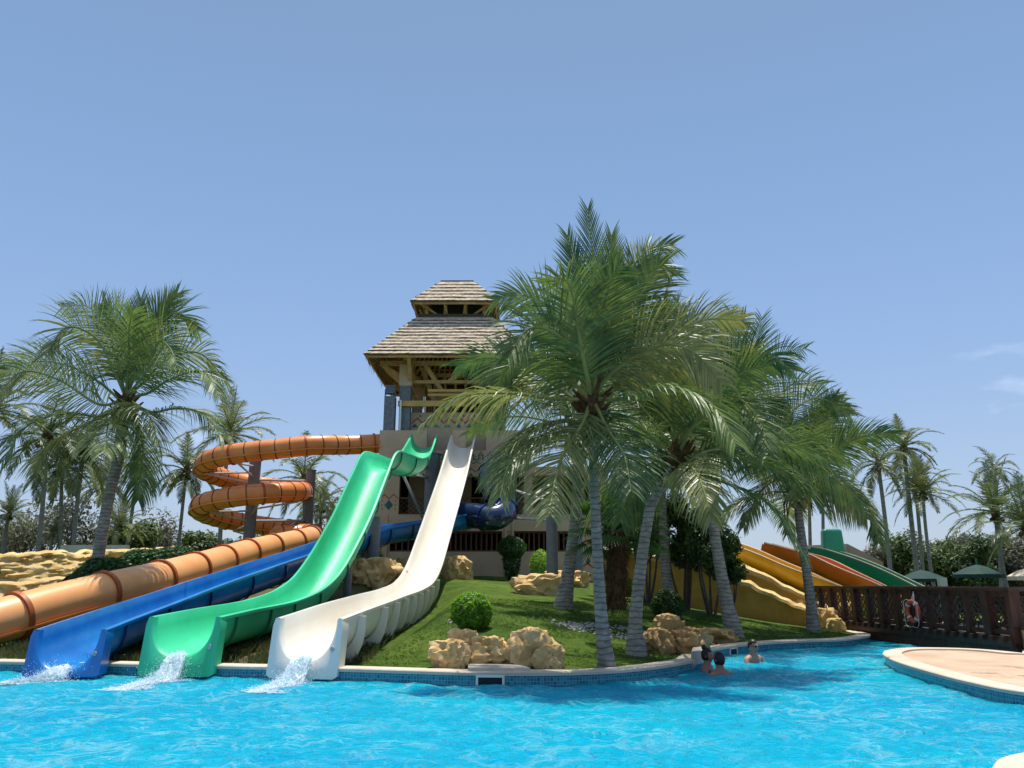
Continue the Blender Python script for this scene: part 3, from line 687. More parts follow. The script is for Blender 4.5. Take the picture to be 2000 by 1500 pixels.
# steelwork of the orange spiral
column(oroot, C1x, C1y, 1.6, 7.0, 0.27)
c2 = P(603, 1000, 37.2); column(oroot, c2.x, c2.y, 1.7, 6.7, 0.22)
for k, h in enumerate(hel[:25]):
    if k % 4 == 2 or k % 6 == 0:
        b = h - Vector((0, 0, r_ + 0.02)); a = Vector((C1x, C1y, h.z - 0.75)); a2 = Vector((C1x, C1y, h.z - 0.28))
        d_ = (Vector((b.x, b.y, 0)) - Vector((C1x, C1y, 0))).normalized() * 0.25
        brace(oroot, a + d_, b, 0.045, 'bracket_arm'); brace(oroot, a2 + d_, b, 0.045, 'bracket_arm')
for hz in (6.1, 4.2):
    brace(oroot, (C1x + 0.25, C1y, hz), (c2.x, c2.y, hz + 0.1), 0.06, 'tie_beam')
for px_, py_, Y_ in ((150, 1188, 16.5), (330, 1150, 20.6), (470, 1110, 25.6)):
    q = min(opath[len(opath)//2:], key=lambda p: abs(p.y - Y_)); column(oroot, q.x, q.y, ground_z(q.x, q.y) - 0.1, q.z - r_ + 0.02, 0.10)
# steelwork of the other slides
def under(path, q, dp, r):
    i = path.index(q); T = (path[min(i + 1, len(path) - 1)] - path[max(0, i - 1)]); s_ = abs(T.z) / max(.01, math.hypot(T.x, T.y)); return q.z - (dp + .08) * math.sqrt(1 + s_ * s_) - (r * 1.2) * s_ - .02
def nearest(path, Y): return min(path, key=lambda p: abs(p.y - Y))
for Y_, sx in ((16.3, 0.0), (21.4, 0.15)):
    q = nearest(gpath, Y_); gz = ground_z(q.x, q.y); column(green, q.x + sx, q.y, gz - 0.1, under(gpath, q, .6, .11), 0.11)
def bigcol(root, px, Y, pytop, r):
    c = P(px, pytop, Y); gz = ground_z(c.x, c.y); column(root, c.x, c.y, gz - 0.15, c.z, r); return c
c = bigcol(green, 731, 25.6, 1012, 0.22)
q = nearest(gpath, 25.4); brace(green, c, q - Vector((0, 0, 0.55)), 0.05); brace(green, (c.x, c.y, c.z - 1.2), (c.x + 1.5, c.y + .2, c.z - 2.2), 0.04)
c = bigcol(green, 846, 33.2, 888, 0.33)
for zz in (0.55, 1.0):
    q = nearest(gpath, 27.6); brace(green, (c.x - .3, c.y, c.z - zz), q - Vector((-0.3, 0, 0.55)), 0.055)
brace(green, (c.x - .3, c.y, c.z - 2.9), nearest(gpath, 27.2) - Vector((0, 0, .6)), 0.055)

for Y_ in (25.6, 22.4, 18.6):
    q = nearest(wpath, Y_); gz = ground_z(q.x, q.y)
    if q.z - 0.9 - gz > 0.1: column(white, q.x, q.y, gz - 0.1, under(wpath, q, .62, .12), 0.12)

c = bigcol(blue, 1077, 25.8, 972, 0.19)
brace(blue, (c.x, c.y, c.z - 0.15), (hx + .7, hy, c.z + 0.9), 0.05, 'bracket_arm'); brace(blue, (c.x, c.y, c.z - 0.75), (hx + .6, hy, c.z - 0.2), 0.06, 'bracket_arm')
c = bigcol(blue, 1127, 33.0, 975, 0.2)
for Y_ in (16.4, 19.4, 26.2, 29.5):
    q = nearest(bpath, Y_); gz = ground_z(q.x, q.y)
    if q.z - 0.8 > gz: column(blue, q.x, q.y, gz - 0.1, under(bpath, q, .6, .13), 0.13)

# ---- water running out of the three slides
M_foam = mat('foam_water', (0.80, 0.88, 0.92), 0.25, 0.05, 5, col2=(0.92, 0.96, 0.98))
def foammat():
    m = bpy.data.materials.new('splash_water'); m.use_nodes = True; t = m.node_tree; b = t.nodes['Principled BSDF']; o = t.nodes['Material Output']
    b.inputs['Base Color'].default_value = (0.93, 0.97, 1.0, 1); b.inputs['Roughness'].default_value = 0.3
    tr = N(t, 'ShaderNodeBsdfTransparent'); tr.inputs[0].default_value = (0.85, 0.96, 1, 1); mxs = N(t, 'ShaderNodeMixShader'); g = N(t, 'ShaderNodeTexCoord'); nn = N(t, 'ShaderNodeTexNoise', ins={'Scale': 38.0, 'Detail': 5.0, 'Roughness': 0.7}); rr = N(t, 'ShaderNodeValToRGB'); rr.color_ramp.elements[0].position = .38; rr.color_ramp.elements[1].position = .58; rr.color_ramp.elements[0].color = (.12, .12, .12, 1); rr.color_ramp.elements[1].color = (.95, .95, .95, 1)
    t.links.new(g.outputs['Object'], nn.inputs['Vector']); t.links.new(nn.outputs[0], rr.inputs[0]); t.links.new(rr.outputs[0], mxs.inputs[0])
    tl = N(t, 'ShaderNodeBsdfTranslucent'); tl.inputs[0].default_value = (0.8, 0.92, 0.96, 1)
    m2 = N(t, 'ShaderNodeMixShader'); m2.inputs[0].default_value = 0.4
    t.links.new(b.outputs[0], m2.inputs[1]); t.links.new(tl.outputs[0], m2.inputs[2])
    t.links.new(tr.outputs[0], mxs.inputs[1]); t.links.new(m2.outputs[0], mxs.inputs[2]); t.links.new(mxs.outputs[0], o.inputs[0]); return m
M_splash = foammat()
OCT_V = [Vector(v) for v in ((1, 0, 0), (-1, 0, 0), (0, 1, 0), (0, -1, 0), (0, 0, 1), (0, 0, -1))]
OCT_F = [(0, 2, 4), (2, 1, 4), (1, 3, 4), (3, 0, 4), (2, 0, 5), (1, 2, 5), (3, 1, 5), (0, 3, 5)]
def splash(p_exit, dirn, land_px, label, seed):
    rng = random.Random(seed); mm = MB(); T = -Vector((dirn[0], dirn[1], 0)).normalized()
    side = T.cross(Vector((0, 0, 1)))
    a = p_exit - Vector((0, 0, 0.60)) + T * 0.02; b = a + T * 0.42; b.z = 0.02; far = G(land_px[0], land_px[1], 0.0)
    for i in range(7500):
        u = rng.random()
        if u < 0.34:
            t = rng.random(); c = a.lerp(b, t); c.z = a.z * (1 - t * t) + 0.02; wv = 0.07 + 0.07 * t
            c += side * rng.gauss(0, wv) + Vector((0, 0, rng.gauss(0, 0.02 + .03 * t))) + T * rng.gauss(0, .04); s = rng.uniform(0.002, 0.007)
        elif u < .93:
            t = rng.random() ** 1.2; c = b.lerp(far, t) - (far - b).normalized() * .12 * rng.random(); wv = 0.13 * (1 - 0.35 * t) + 0.02
            lat = rng.gauss(0, wv) + .05 * noise.noise(Vector((t * 7, seed, 0))); c += side * lat
            hgt = 0.10 * (1 - t) ** 1.3 * math.exp(-(lat / wv) ** 2 * .5) * (1 + .9 * noise.noise(Vector((t * 9, lat * 9, seed)))) + 0.008
            c.z = abs(rng.gauss(0, hgt)); s = rng.uniform(0.002, 0.009)
        else:
            c = b + Vector((rng.gauss(0, .22), rng.gauss(0, .22), abs(rng.gauss(0, .13)))); s = rng.uniform(.002, .007)
        k = Vector((rng.uniform(.7, 1.8), rng.uniform(.7, 1.8), rng.uniform(.5, .9)))
        mm.add([c + Vector((q.x * k.x, q.y * k.y, q.z * k.z)) * s for q in OCT_V], OCT_F)
    for i in range(700):                                          # foam lying on the surface
        t = rng.random() ** 1.1; c = b.lerp(far, t * 1.08) + side * rng.gauss(0, .15); c.z = .004 + rng.random() * .006; r_ = rng.uniform(.012, .045)
        mm.add([c + Vector((math.cos(q * 1.05) * r_ * rng.uniform(.6, 1.4), math.sin(q * 1.05) * r_ * rng.uniform(.6, 1.4), 0)) for q in range(6)], [(0, 1, 2, 3, 4, 5)])
    core = [a + Vector((0, 0, .01)), a.lerp(b, .45) - Vector((0, 0, .0)), b + Vector((0, 0, .02))] + [b.lerp(far, q) + side * .04 * math.sin(q * 9 + seed) for q in (.2, .4, .6, .8, 1.0)]
    core[1].z = a.z * .72; cp = resample(crom(core, 6), .022); rings = []
    for i, c in enumerate(cp):
        t = i / (len(cp) - 1); wv = .11 + .10 * math.sin(math.pi * min(1, t * 1.15)) ; hh = .065 * (1 - t) ** .8 + .010; ring = []
        for k in range(22):
            an = math.pi * k / 21; q = Vector((t * 7, k * .5, seed)); nn = .8 * noise.noise(q) + .5 * noise.noise(Vector((t * 26, k * 1.1, seed))) + .3 * noise.noise(Vector((t * 60, k * 1.9, seed)))
            ring.append(c + side * math.cos(an) * wv * (1 + .30 * nn) + Vector((0, 0, max(-.01, math.sin(an) * hh * (1 + .9 * nn)) + (.0 if t < .35 else -c.z + .004))) + T * .03 * nn)
        rings.append(ring)
    mm.loft(rings, cap=False, closed_ring=False)
    # rippling sheet of water
    rings = []
    for i in range(14):
        t = i / 13; c = a.lerp(b, t); c.z = a.z * (1 - t * t) + 0.01
        rings.append([c + side * (x * (0.13 + 0.05 * t)) + Vector((0, 0, (abs(x) ** 2) * .05 + 0.03 * noise.noise(Vector((x * 3, t * 6, seed))))) for x in [k / 5 - 1 for k in range(11)]])
    mm.loft(rings, cap=False, closed_ring=False)
    o = mm.build('water_splash', M_splash); smooth_angle(o, 180)
    recentre(o); return tag(o, label, 'splash', 'water pouring from the slides into the pool', 'stuff')
splash(wpath[0], wpath[2] - wpath[0], (505, 1352), 'white water gushing from the mouth of the cream slide', 1)
splash(gpath[0], gpath[2] - gpath[0], (225, 1350), 'white water gushing from the mouth of the green slide', 2)
splash(bpath[0], bpath[2] - bpath[0], (-20, 1338), 'white water gushing from the mouth of the blue slide', 3)
# ================================================================== TOWER
TX, TY = -2.85, 38.1
tower = thing('slide_tower', (TX, TY, 1.9), 'beige plastered slide tower with a two tier thatched roof behind the slides', 'tower')
FY = 35.15
wall = MB()
L_, R_ = -6.15, 4.4
ZG, Z1, Z2, Z3, Z4 = 1.5, 2.78, 3.68, 4.42, 6.62
ZP = 8.3
def bx(m, x0, x1, y0, y1, z0, z1): m.box(((x0 + x1) / 2, (y0 + y1) / 2, (z0 + z1) / 2), (abs(x1 - x0), abs(y1 - y0), abs(z1 - z0)))
bx(wall, L_, R_, FY, FY + 0.3, ZG, Z1)                       # plinth wall
for x0, x1 in ((L_, -5.5), (-0.45, 0.10), (3.0, R_)): bx(wall, x0, x1, FY, FY + 0.3, Z1, Z2)
bx(wall, L_, R_, FY - 0.06, FY + 0.3, Z2, Z3)                # floor beam
for x0, x1 in ((L_, -5.15), (-2.9, -2.5), (0.55, 0.95), (3.5, R_)): bx(wall, x0, x1, FY, FY + 0.3, Z3, Z4)
bx(wall, L_, 0.9, FY, FY + 0.3, Z4, 7.35)
bx(wall, L_, -3.95, FY, FY + 0.3, 7.35, ZP); bx(wall, -2.75, -2.15, FY, FY + 0.3, 7.35, ZP); bx(wall, -1.2, 0.9, FY, FY + 0.3, 7.35, ZP)
bx(wall, L_, L_ + 0.3, FY + 0.3, 41.2, ZG, ZP); bx(wall, R_ - .3, R_, FY + 0.3, 41.2, ZG, 6.2); bx(wall, 0.6, 0.9, FY + 0.3, 41.2, 6.2, ZP)
bx(wall, L_, R_, 41.2, 41.5, ZG, 6.2); bx(wall, L_, .9, 41.2, 41.5, 6.2, ZP)
bx(wall, 0.9, R_, FY, 41.5, 6.2, 6.6)
bx(wall, -5.0, -3.9, 37.2, 37.35, Z3, 6.55); bx(wall, -3.0, -2.0, 37.9, 38.05, Z3, 6.55); bx(wall, -0.9, 1.6, 38.3, 38.45, Z3, 6.55)
wobj = wall.build('wall', M_plaster, tower)
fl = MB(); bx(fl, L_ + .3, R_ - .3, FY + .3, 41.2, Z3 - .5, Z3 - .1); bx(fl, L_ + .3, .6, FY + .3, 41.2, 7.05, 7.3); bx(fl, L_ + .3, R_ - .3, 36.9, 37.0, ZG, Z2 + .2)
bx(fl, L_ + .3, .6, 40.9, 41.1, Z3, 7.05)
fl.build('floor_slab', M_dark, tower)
# drain pipes / pilaster lines
pp = MB()
for x in (-5.62, -0.30, 0.02): pp.tube([(x, FY - 0.07, 1.7), (x, FY - 0.07, Z3 + (2.3 if x > -1 else 0))], 0.045, 8)
pp.build('drain_pipe', M_plaster, tower)
# window grilles with upright bars
def grille(x0, x1, z0, z1, y, n, mt, name='window'):
    m = MB()
    for k in range(n + 1):
        x = x0 + (x1 - x0) * k / n; bx(m, x - .035, x + .035, y, y + .07, z0, z1)
    m2 = m; bx(m2, x0, x1, y - .01, y + .08, z1 - .07, z1 + .0); bx(m2, x0, x1, y - .01, y + .08, z0, z0 + .07)
    return m.build(name, mt, tower)
grille(-5.5, -3.0, Z1, Z2 - .02, FY + .12, 9, M_brown); grille(-3.0, -0.45, Z1, Z2 - .02, FY + .12, 11, M_brown); grille(.10, 3.0, Z1, Z2 - .02, FY + .12, 13, M_brown)
# lattice balustrade
def lattice(x0, x1, z0, z1, y, step, mt, parent, name='railing', wdt=.022):
    m = MB(); h = z1 - z0; n = int((x1 - x0 + h) / step)
    for k in range(n + 1):
        a = x0 - h + k * step
        for sg in (1, -1):
            xa, xb = a, a + h; za, zb = (z0, z1) if sg > 0 else (z1, z0)
            if xa < x0: f = (x0 - xa) / h; za = za + (zb - za) * f; xa = x0
            if xb > x1: f = (x1 - xb) / h; zb2 = zb + (zb - (z0 if sg > 0 else z1)) * f; zb = zb2; xb = x1
            if xb - xa > 0.04: m.beam((xa, y + (.012 if sg > 0 else -.012), za), (xb, y + (.012 if sg > 0 else -.012), zb), wdt)
    bx(m, x0, x1, y - .03, y + .03, z1 - .0, z1 + .07); bx(m, x0, x1, y - .028, y + .028, z0 - .05, z0)
    return m.build(name, mt, parent)
for a, b in ((-5.15, -2.9), (-2.5, .55), (.95, 3.5)): lattice(a, b, Z3 + .08, Z3 + .72, FY + .12, .22, M_brown, tower)
# painted bands and zigzags, each a thin raised render strip on the wall
def zig(x0, x1, zc, amp, per, th, y, m):
    n = max(1, int(round((x1 - x0) / (per / 2)))); xs = [x0 + (x1 - x0) * k / n for k in range(n + 1)]
    for k in range(n):
        za, zb = (zc - amp, zc + amp) if k % 2 == 0 else (zc + amp, zc - amp)
        m.add([(xs[k], y, za - th), (xs[k + 1], y, zb - th), (xs[k + 1], y, zb + th), (xs[k], y, za + th)], [(0, 1, 2, 3)])
def tri(cx, cz, w_, h, y, m): m.add([(cx - w_ / 2, y, cz), (cx + w_ / 2, y, cz), (cx, y, cz + h)], [(0, 1, 2)])
def dia(cx, cz, r, y, m): m.add([(cx - r, y, cz), (cx, y, cz - r * 1.15), (cx + r, y, cz), (cx, y, cz + r * 1.15)], [(0, 1, 2, 3)])
red = MB(); teal = MB(); y = FY - .006
for x0, x1 in ((-4.5, 0.8),):                                # frieze under the launch platform
    n = int((x1 - x0) / .42)
    for k in range(n):
        x = x0 + k * .42
        bx(teal, x, x + .06, y - .004, y, 6.93, 7.12); bx(teal, x, x + .25, y - .004, y, 7.12, 7.17); bx(teal, x + .19, x + .25, y - .004, y, 6.93, 7.12); bx(teal, x + .19, x + .44, y - .006, y - .002, 6.90, 6.945)
        tri(x + .12, 7.22, .2, .1, y, red); dia(x + .33, 7.06, .035, y, red); dia(x + .12, 6.98, .035, y, red)
    zig(x0, x1, 6.78, .05, .3, .02, y, teal)
for x0, x1, zc in ((-4.6, 0.8, 6.50),): pass
bx2 = MB(); bx(bx2, -4.7, -2.9, FY + .02, FY + .25, 6.15, 6.62); bx(bx2, -2.5, .55, FY + .02, FY + .25, 6.15, 6.62); bx2.build('lintel', M_plaster, tower)
zig(-4.7, -2.9, 6.44, .08, .42, .035, FY + .014, red); zig(-2.5, .55, 6.44, .08, .42, .035, FY + .014, red)
for k in range(4): tri(-4.5 + k * .42, 6.17, .24, .14, FY + .013, teal)
for k in range(7): tri(-2.3 + k * .42, 6.17, .24, .14, FY + .013, teal)
for cx, zc in ((-5.6, 4.85),):                                # diamond panel on the left pier
    dia(cx, zc, .2, y - .002, teal); zig(cx - .42, cx + .42, zc + .38, .10, .42, .035, y, red)
    for a in (-.3, .3):
        for b in (-.18, 0, .18): dia(cx + a, zc + b, .04, y, red)
for zc, fl_ in ((3.15, 1), (2.15, -1)):                       # bold panel at the right corner
    zig(3.02, 4.38, zc, .13, .62, .05, y, red)
    for k in range(2): tri(3.35 + k * .62, zc - .42, .4, .2, y, teal); dia(3.66 + k * .5, zc + .28, .09, y, teal)
for k in range(5): dia(3.1 + k * .3, 2.5, .04, y, red)
dia(3.4, 2.36, .12, y, teal); dia(3.95, 2.36, .12, y, teal)
zig(-5.5, -5.0, 2.3, .08, .3, .03, y, red)
# launch platform + upper pavilion
PF = ZP
pav = MB()
HP = 2.25
posts = [(sx * HP, sy * HP) for sx in (-1, 1) for sy in (-1, 1)]
for a, b in posts:
    q = MB(); bx(q, TX + a - .26, TX + a + .26, TY + b - .26, TY + b + .26, PF - 1.0, 10.55); o = q.build('post', M_stone, tower)
    q = MB(); bx(q, TX + a - .30, TX + a + .30, TY + b - .30, TY + b + .30, 10.55, 11.62); q.build('post_capital', M_plaster, o)
bx(pav, TX - 2.5, TX + 2.5, TY - 2.0, TY - 1.8, PF - .9, 9.35)    # parapet behind the launch deck
q = MB(); bx(q, TX - 2.5, TX + 2.5, TY + 1.9, TY + 2.1, PF - .9, 9.2); q.build('parapet', M_plaster, tower)
pav.build('parapet', M_plaster, tower)
yz = TY - 2.006
zig(TX - 1.95, TX + 1.9, 8.95, .12, .52, .05, yz, red)
for k in range(8): tri(TX - 1.8 + k * .52, 8.62, .34, .18, yz, teal); dia(TX - 1.55 + k * .52, 9.18, .06, yz, teal)
red.build('red_pattern', M_red, wobj); teal.build('teal_pattern', M_teal, wobj)
# pavilion timber: ring beams, braces, rails
tb = MB()
ZE = 11.62
for b in (-1, 1):
    bx(tb, TX - 3.55, TX + 3.55, TY + b * HP - .09, TY + b * HP + .09, ZE, ZE + .22)
    bx(tb, TX + b * HP - .09, TX + b * HP + .09, TY - 3.5, TY + 3.5, ZE + .225, ZE + .42)
    bx(tb, TX - HP, TX + HP, TY + b * HP - .06, TY + b * HP + .06, 10.72, 10.88)
    bx(tb, TX + b * HP - .06, TX + b * HP + .06, TY - HP, TY + HP, 10.72, 10.88)
tb.build('ring_beam', M_wood, tower)
br_ = [((-HP + .2, -HP, 10.0 + .75), (-HP - 1.15, -HP, ZE)), ((-HP + .9, -HP - .02, ZE), (-HP + 2.0, -HP + .1, 9.95)), ((-HP + .25, -HP - .1, 10.7), (-HP + .25, -HP - 1.2, ZE + .1)),
       ((HP - .9, -HP - .02, ZE), (HP - .2, -HP, 10.1)), ((HP, -HP, 10.6), (HP + 1.1, -HP, ZE)), ((-HP, -HP + .2, 10.6), (-HP - 1.1, -HP + .8, ZE)), ((-HP, HP, 10.6), (-HP - 1.1, HP, ZE)), ((HP, HP, 10.6), (HP + 1.1, HP, ZE)), ((-.2, -HP, 10.8), (.8, -HP, ZE)), ((-HP + 1.3, -HP + .6, 10.0), (-HP + .7, -HP + .4, ZE))]
for a, b in br_:
    q = MB(); q.beam((TX + a[0], TY + a[1], a[2]), (TX + b[0], TY + b[1], b[2]), .17, .2); q.build('brace', M_wood, tower)
for a, b, z0, z1 in ((-HP - .3, .6, 9.52, 9.78), (-HP + 1.1, HP, 10.02, 10.12), (-HP + 1.1, HP, 10.22, 10.34)):
    q = MB(); bx(q, TX + a, TX + b, TY - HP - .42, TY - HP - .28, z0, z1); q.build('handrail', M_ywood, tower)
# inner screen of slatted louvres
sc = MB()
for k in range(9): bx(sc, TX - 1.9 + k * .1, TX - 1.86 + k * .1, TY - 1.6 + k * .12, TY - 1.52 + k * .12, 9.35, 11.3)
for z in (10.45, 10.95, 11.3): bx(sc, TX - 1.0, TX + 2.1, TY - 1.3, TY - 1.2, z, z + .2)
bx(sc, TX - 1.0, TX + 2.1, TY - 1.28, TY - 1.22, 9.95, 10.45)
for k in range(7): bx(sc, TX - 1.0 + k * .5, TX - .9 + k * .5, TY - 1.31, TY - 1.21, 9.2, 11.5)
sc.build('timber_screen', M_wood, tower)
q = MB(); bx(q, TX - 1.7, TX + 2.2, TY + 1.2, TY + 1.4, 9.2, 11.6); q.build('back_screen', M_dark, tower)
# thatched roofs: stepped courses, each course of ragged bundles
def hiproof(cx, cy, h0, h1, z0, z1, n, seed, name):
    rng = random.Random(seed); m = MB(); md = MB()
    for k in range(n):
        ta, tb_ = k / n, (k + 1) / n
        ra = h0 + (h1 - h0) * ta + .09; rb = h0 + (h1 - h0) * tb_ - .03
        za = z0 + (z1 - z0) * ta; zb = z0 + (z1 - z0) * tb_ + .05
        for side in range(4):
            c, s_ = [(1, 0), (0, 1), (-1, 0), (0, -1)][side]
            seg = max(4, int(2 * ra / .13))
            for i in range(seg):
                u0 = -1 + 2 * i / seg; u1 = -1 + 2 * (i + 1) / seg
                qn = lambda f, o: noise.noise(Vector((u0 * ra * f, k * 3.7 + side, o + seed))); dz = .022 * qn(1.3, 0) + .012 * qn(6, 2) ; dr = .03 * qn(1.1, 5) + .012 * qn(7, 3); th = max(.012, .07 + .085 * qn(1.0, 9) + .03 * qn(8, 1)) * (1.0 if (z1 - z0) > 1 else .9)
                def w_(u, r, z):                              # local: side normal (−y first)
                    x, yy = u * r, -r
                    return (cx + x * c - yy * s_ * 1.0, cy + x * s_ + yy * c, z)
                A = [w_(u0, ra + dr, za + dz), w_(u1, ra + dr, za + dz), w_(u1, rb, zb), w_(u0, rb, zb)]
                B = [w_(u0, ra + dr - .02, za + dz - th), w_(u1, ra + dr - .02, za + dz - th)]
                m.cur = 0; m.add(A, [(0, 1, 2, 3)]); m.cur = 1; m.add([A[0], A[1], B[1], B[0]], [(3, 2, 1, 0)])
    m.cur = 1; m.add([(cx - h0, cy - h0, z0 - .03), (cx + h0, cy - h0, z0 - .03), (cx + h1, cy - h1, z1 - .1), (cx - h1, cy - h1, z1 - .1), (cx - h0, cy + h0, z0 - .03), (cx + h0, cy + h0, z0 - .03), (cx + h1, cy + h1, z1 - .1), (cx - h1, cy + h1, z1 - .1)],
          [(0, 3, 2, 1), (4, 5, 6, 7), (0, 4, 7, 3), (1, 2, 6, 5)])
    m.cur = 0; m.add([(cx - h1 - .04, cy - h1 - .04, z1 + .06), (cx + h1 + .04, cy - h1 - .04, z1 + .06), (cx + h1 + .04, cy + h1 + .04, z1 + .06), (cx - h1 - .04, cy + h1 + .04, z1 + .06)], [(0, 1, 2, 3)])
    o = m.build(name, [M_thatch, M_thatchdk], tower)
    # rafters under the eaves
    rf = MB(); nn = int(h0 * 2 / .38)
    for i in range(nn + 1):
        u = -1 + 2 * i / nn
        for side in range(4):
            c, s_ = [(1, 0), (0, 1), (-1, 0), (0, -1)][side]
            def W(x, yy, z): return (cx + x * c - yy * s_, cy + x * s_ + yy * c, z)
            rf.beam(W(u * h0 * .985, -h0 + .08, z0 - .05), W(u * h1, -h1, z1 - .18), .06, .09)
    for side in range(4):
        c, s_ = [(1, 0), (0, 1), (-1, 0), (0, -1)][side]
        def W(x, yy, z): return (cx + x * c - yy * s_, cy + x * s_ + yy * c, z)
        rf.beam(W(-h0 + .1, -h0 + .06, z0 - .10), W(h0 - .1, -h0 + .06, z0 - .10), .05, .14)
        for f in (.25, .5, .75):
            h = h0 + (h1 - h0) * f; rf.beam(W(-h + .1, -h + .05, z0 + (z1 - z0) * f - .16), W(h - .1, -h + .05, z0 + (z1 - z0) * f - .16), .04, .06)
    rf.build('rafters', M_wood, o); return o
hiproof(TX, TY, 3.95, 1.85, 11.72, 14.22, 12, 1, 'lower_roof')
q = MB(); bx(q, TX - 1.85, TX + 1.85, TY - 1.85, TY + 1.85, 14.22, 14.42)
q.build('lantern_kerb', M_thatchdk, tower)
hiproof(TX, TY, 2.12, .82, 15.02, 16.55, 6, 2, 'upper_roof')
lt = MB()
for a in (-1.45, -.5, .5, 1.45):
    for b in (-1.45, 1.45):
        bx(lt, TX + a - .09, TX + a + .09, TY + b - .09, TY + b + .09, 14.4, 15.3); bx(lt, TX + b - .085, TX + b + .085, TY + a - .085, TY + a + .085, 14.4, 15.28)
for b in (-1.5, 1.5):
    bx(lt, TX - 1.9, TX + 1.9, TY + b - .07, TY + b + .07, 15.1, 15.24); bx(lt, TX + b - .07, TX + b + .07, TY - 1.9, TY + 1.9, 15.245, 15.35)
for sx in (-1, 1):
    lt.beam((TX + sx * .95, TY - 1.5, 14.5), (TX + sx * 1.85, TY - 1.75, 15.08), .1); lt.beam((TX + sx * .4, TY - 1.5, 14.5), (TX + sx * .55, TY - 1.95, 15.05), .08)
    lt.beam((TX + sx * 1.5, TY + sx * .6, 14.5), (TX + sx * 1.9, TY + sx * .8, 15.05), .1)
lt.build('lantern_frame', M_wood, tower)
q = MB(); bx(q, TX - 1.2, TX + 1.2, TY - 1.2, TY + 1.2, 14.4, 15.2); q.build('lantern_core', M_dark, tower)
# hanging straw under the left eave
st_ = MB(); rng = random.Random(4)
for k in range(50):
    yy = TY - 3.9 + rng.random() * 5; z = 11.66; l = rng.uniform(.1, .55); x = TX - 3.95 + rng.uniform(-.03, .03)
    st_.add([(x, yy, z), (x + .012, yy + .012, z), (x + rng.uniform(-.05, .05), yy, z - l)], [(0, 1, 2)])
st_.build('hanging_straw', M_dryfrond, tower)
# grey corner pillar and the floodlight on it
q = MB(); bx(q, -6.02, -5.52, FY + .1, FY + .6, ZP, 9.95); q.build('corner_pillar', M_stone, tower)
q = MB(); bx(q, -5.30, -5.22, FY + .2, FY + .3, ZP, 9.8); q.build('corner_post', M_white, tower)
fd = thing('floodlight', (-5.77, FY + .3, 9.95), 'small grey floodlight on top of the corner pillar left of the tower roof', 'floodlight')
q = MB(); q.box((-5.77, FY + .25, 10.30), (.46, .20, .42), Matrix.Rotation(rad(-18), 3, 'X')); q.build('housing', M_steel, fd)
q = MB(); q.box((-5.77, FY + .15, 10.27), (.38, .02, .33), Matrix.Rotation(rad(-18), 3, 'X')); q.build('lamp_glass', M_lampglass, fd)
q = MB(); bx(q, -6.03, -5.99, FY + .2, FY + .32, 9.95, 10.32); bx(q, -5.55, -5.51, FY + .2, FY + .32, 9.95, 10.32); bx(q, -5.99, -5.55, FY + .2, FY + .32, 9.95, 9.99); q.build('bracket', M_steel, fd)

# ================================================================== PALMS
UPZ = Vector((0, 0, 1))
def frond(mm, path, lmax=0.72, nl=85, hang=0.30, seed=0, wl=0.031, segs=4, petiole=0.14, twist=0.0, face=0.0, tight=0.0):
    """rachis + two rows of leaflets along a path of Vectors (base to tip)"""
    rng = random.Random(seed); path = resample(path, max(.12, 0.0)); n = len(path)
    mm.cur = 1; mm.tube(path, [0.038 * (1 - i / (n - 1)) ** .8 + .005 for i in range(n)], 5, cap=False)
    mm.cur = 0
    L = sum((b - a).length for a, b in zip(path, path[1:]))
    for i in range(nl):
        t = petiole + (1 - petiole) * (i + .5) / nl; fi = t * (n - 1); j = min(n - 2, int(fi)); p = path[j].lerp(path[j + 1], fi - j)
        T = (path[min(n - 1, j + 2)] - path[max(0, j - 1)]).normalized()
        Sd = T.cross(UPZ)
        if Sd.length < .12: Sd = T.cross(Vector((0.2, 1, 0)))
        Sd.normalize()
        if face:
            F2 = T.cross(Vector((0.15, 1, 0.1))).normalized()
            if F2.dot(Sd) < 0: F2 = -F2
            Sd = (Sd * (1 - abs(face)) + F2 * face).normalized()
        Nn = Sd.cross(T)
        if Nn.z < -.2: Nn = -Nn
        if twist: R = Matrix.Rotation(twist * t, 3, T); Sd = R @ Sd; Nn = R @ Nn
        u = (t - petiole) / (1 - petiole)
        ln = lmax * 1.28 * (0.50 + 0.50 * math.sin(math.pi * min(1, u * 1.0 + .12)) ** .7) * (1 - .25 * u ** 3)
        fwd = 0.50 + 1.0 * u + tight
        for sg in (-1, 1):
            l = ln * rng.uniform(.86, 1.1)
            d = (T * (fwd + rng.gauss(0, .07)) + Sd * sg + Nn * rng.uniform(.05, .32)).normalized()
            q = p.copy(); pts = [q.copy()]; g = hang * rng.uniform(.6, 1.3)
            for s_ in range(segs):
                d = (d + Vector((0, 0, -g * (.35 + .5 * s_ / segs * 2)))).normalized(); q = q + d * (l / segs); pts.append(q.copy())
            ax = (pts[1] - pts[0]).normalized(); wd = ax.cross(Nn)
            if wd.length < .1: wd = T.copy()
            wd = (wd.normalized() + Nn * rng.uniform(-.7, .7)).normalized()
            ws = [.7, 1, .9, .6, .0] if segs == 4 else ([.8, 1, .6, 0] if segs == 3 else [.9, 1, 0])
            vs = []; fs = []
            for k, (pp_, w_) in enumerate(zip(pts, ws)):
                if w_ > 0: vs += [pp_ - wd * w_ * wl / 2, pp_ + wd * w_ * wl / 2]
                else: vs += [pp_]
            for k in range(segs - 1): fs.append((2 * k, 2 * k + 1, 2 * k + 3, 2 * k + 2))
            fs.append((2 * segs - 2, 2 * segs - 1, 2 * segs))
            mm.add(vs, fs)
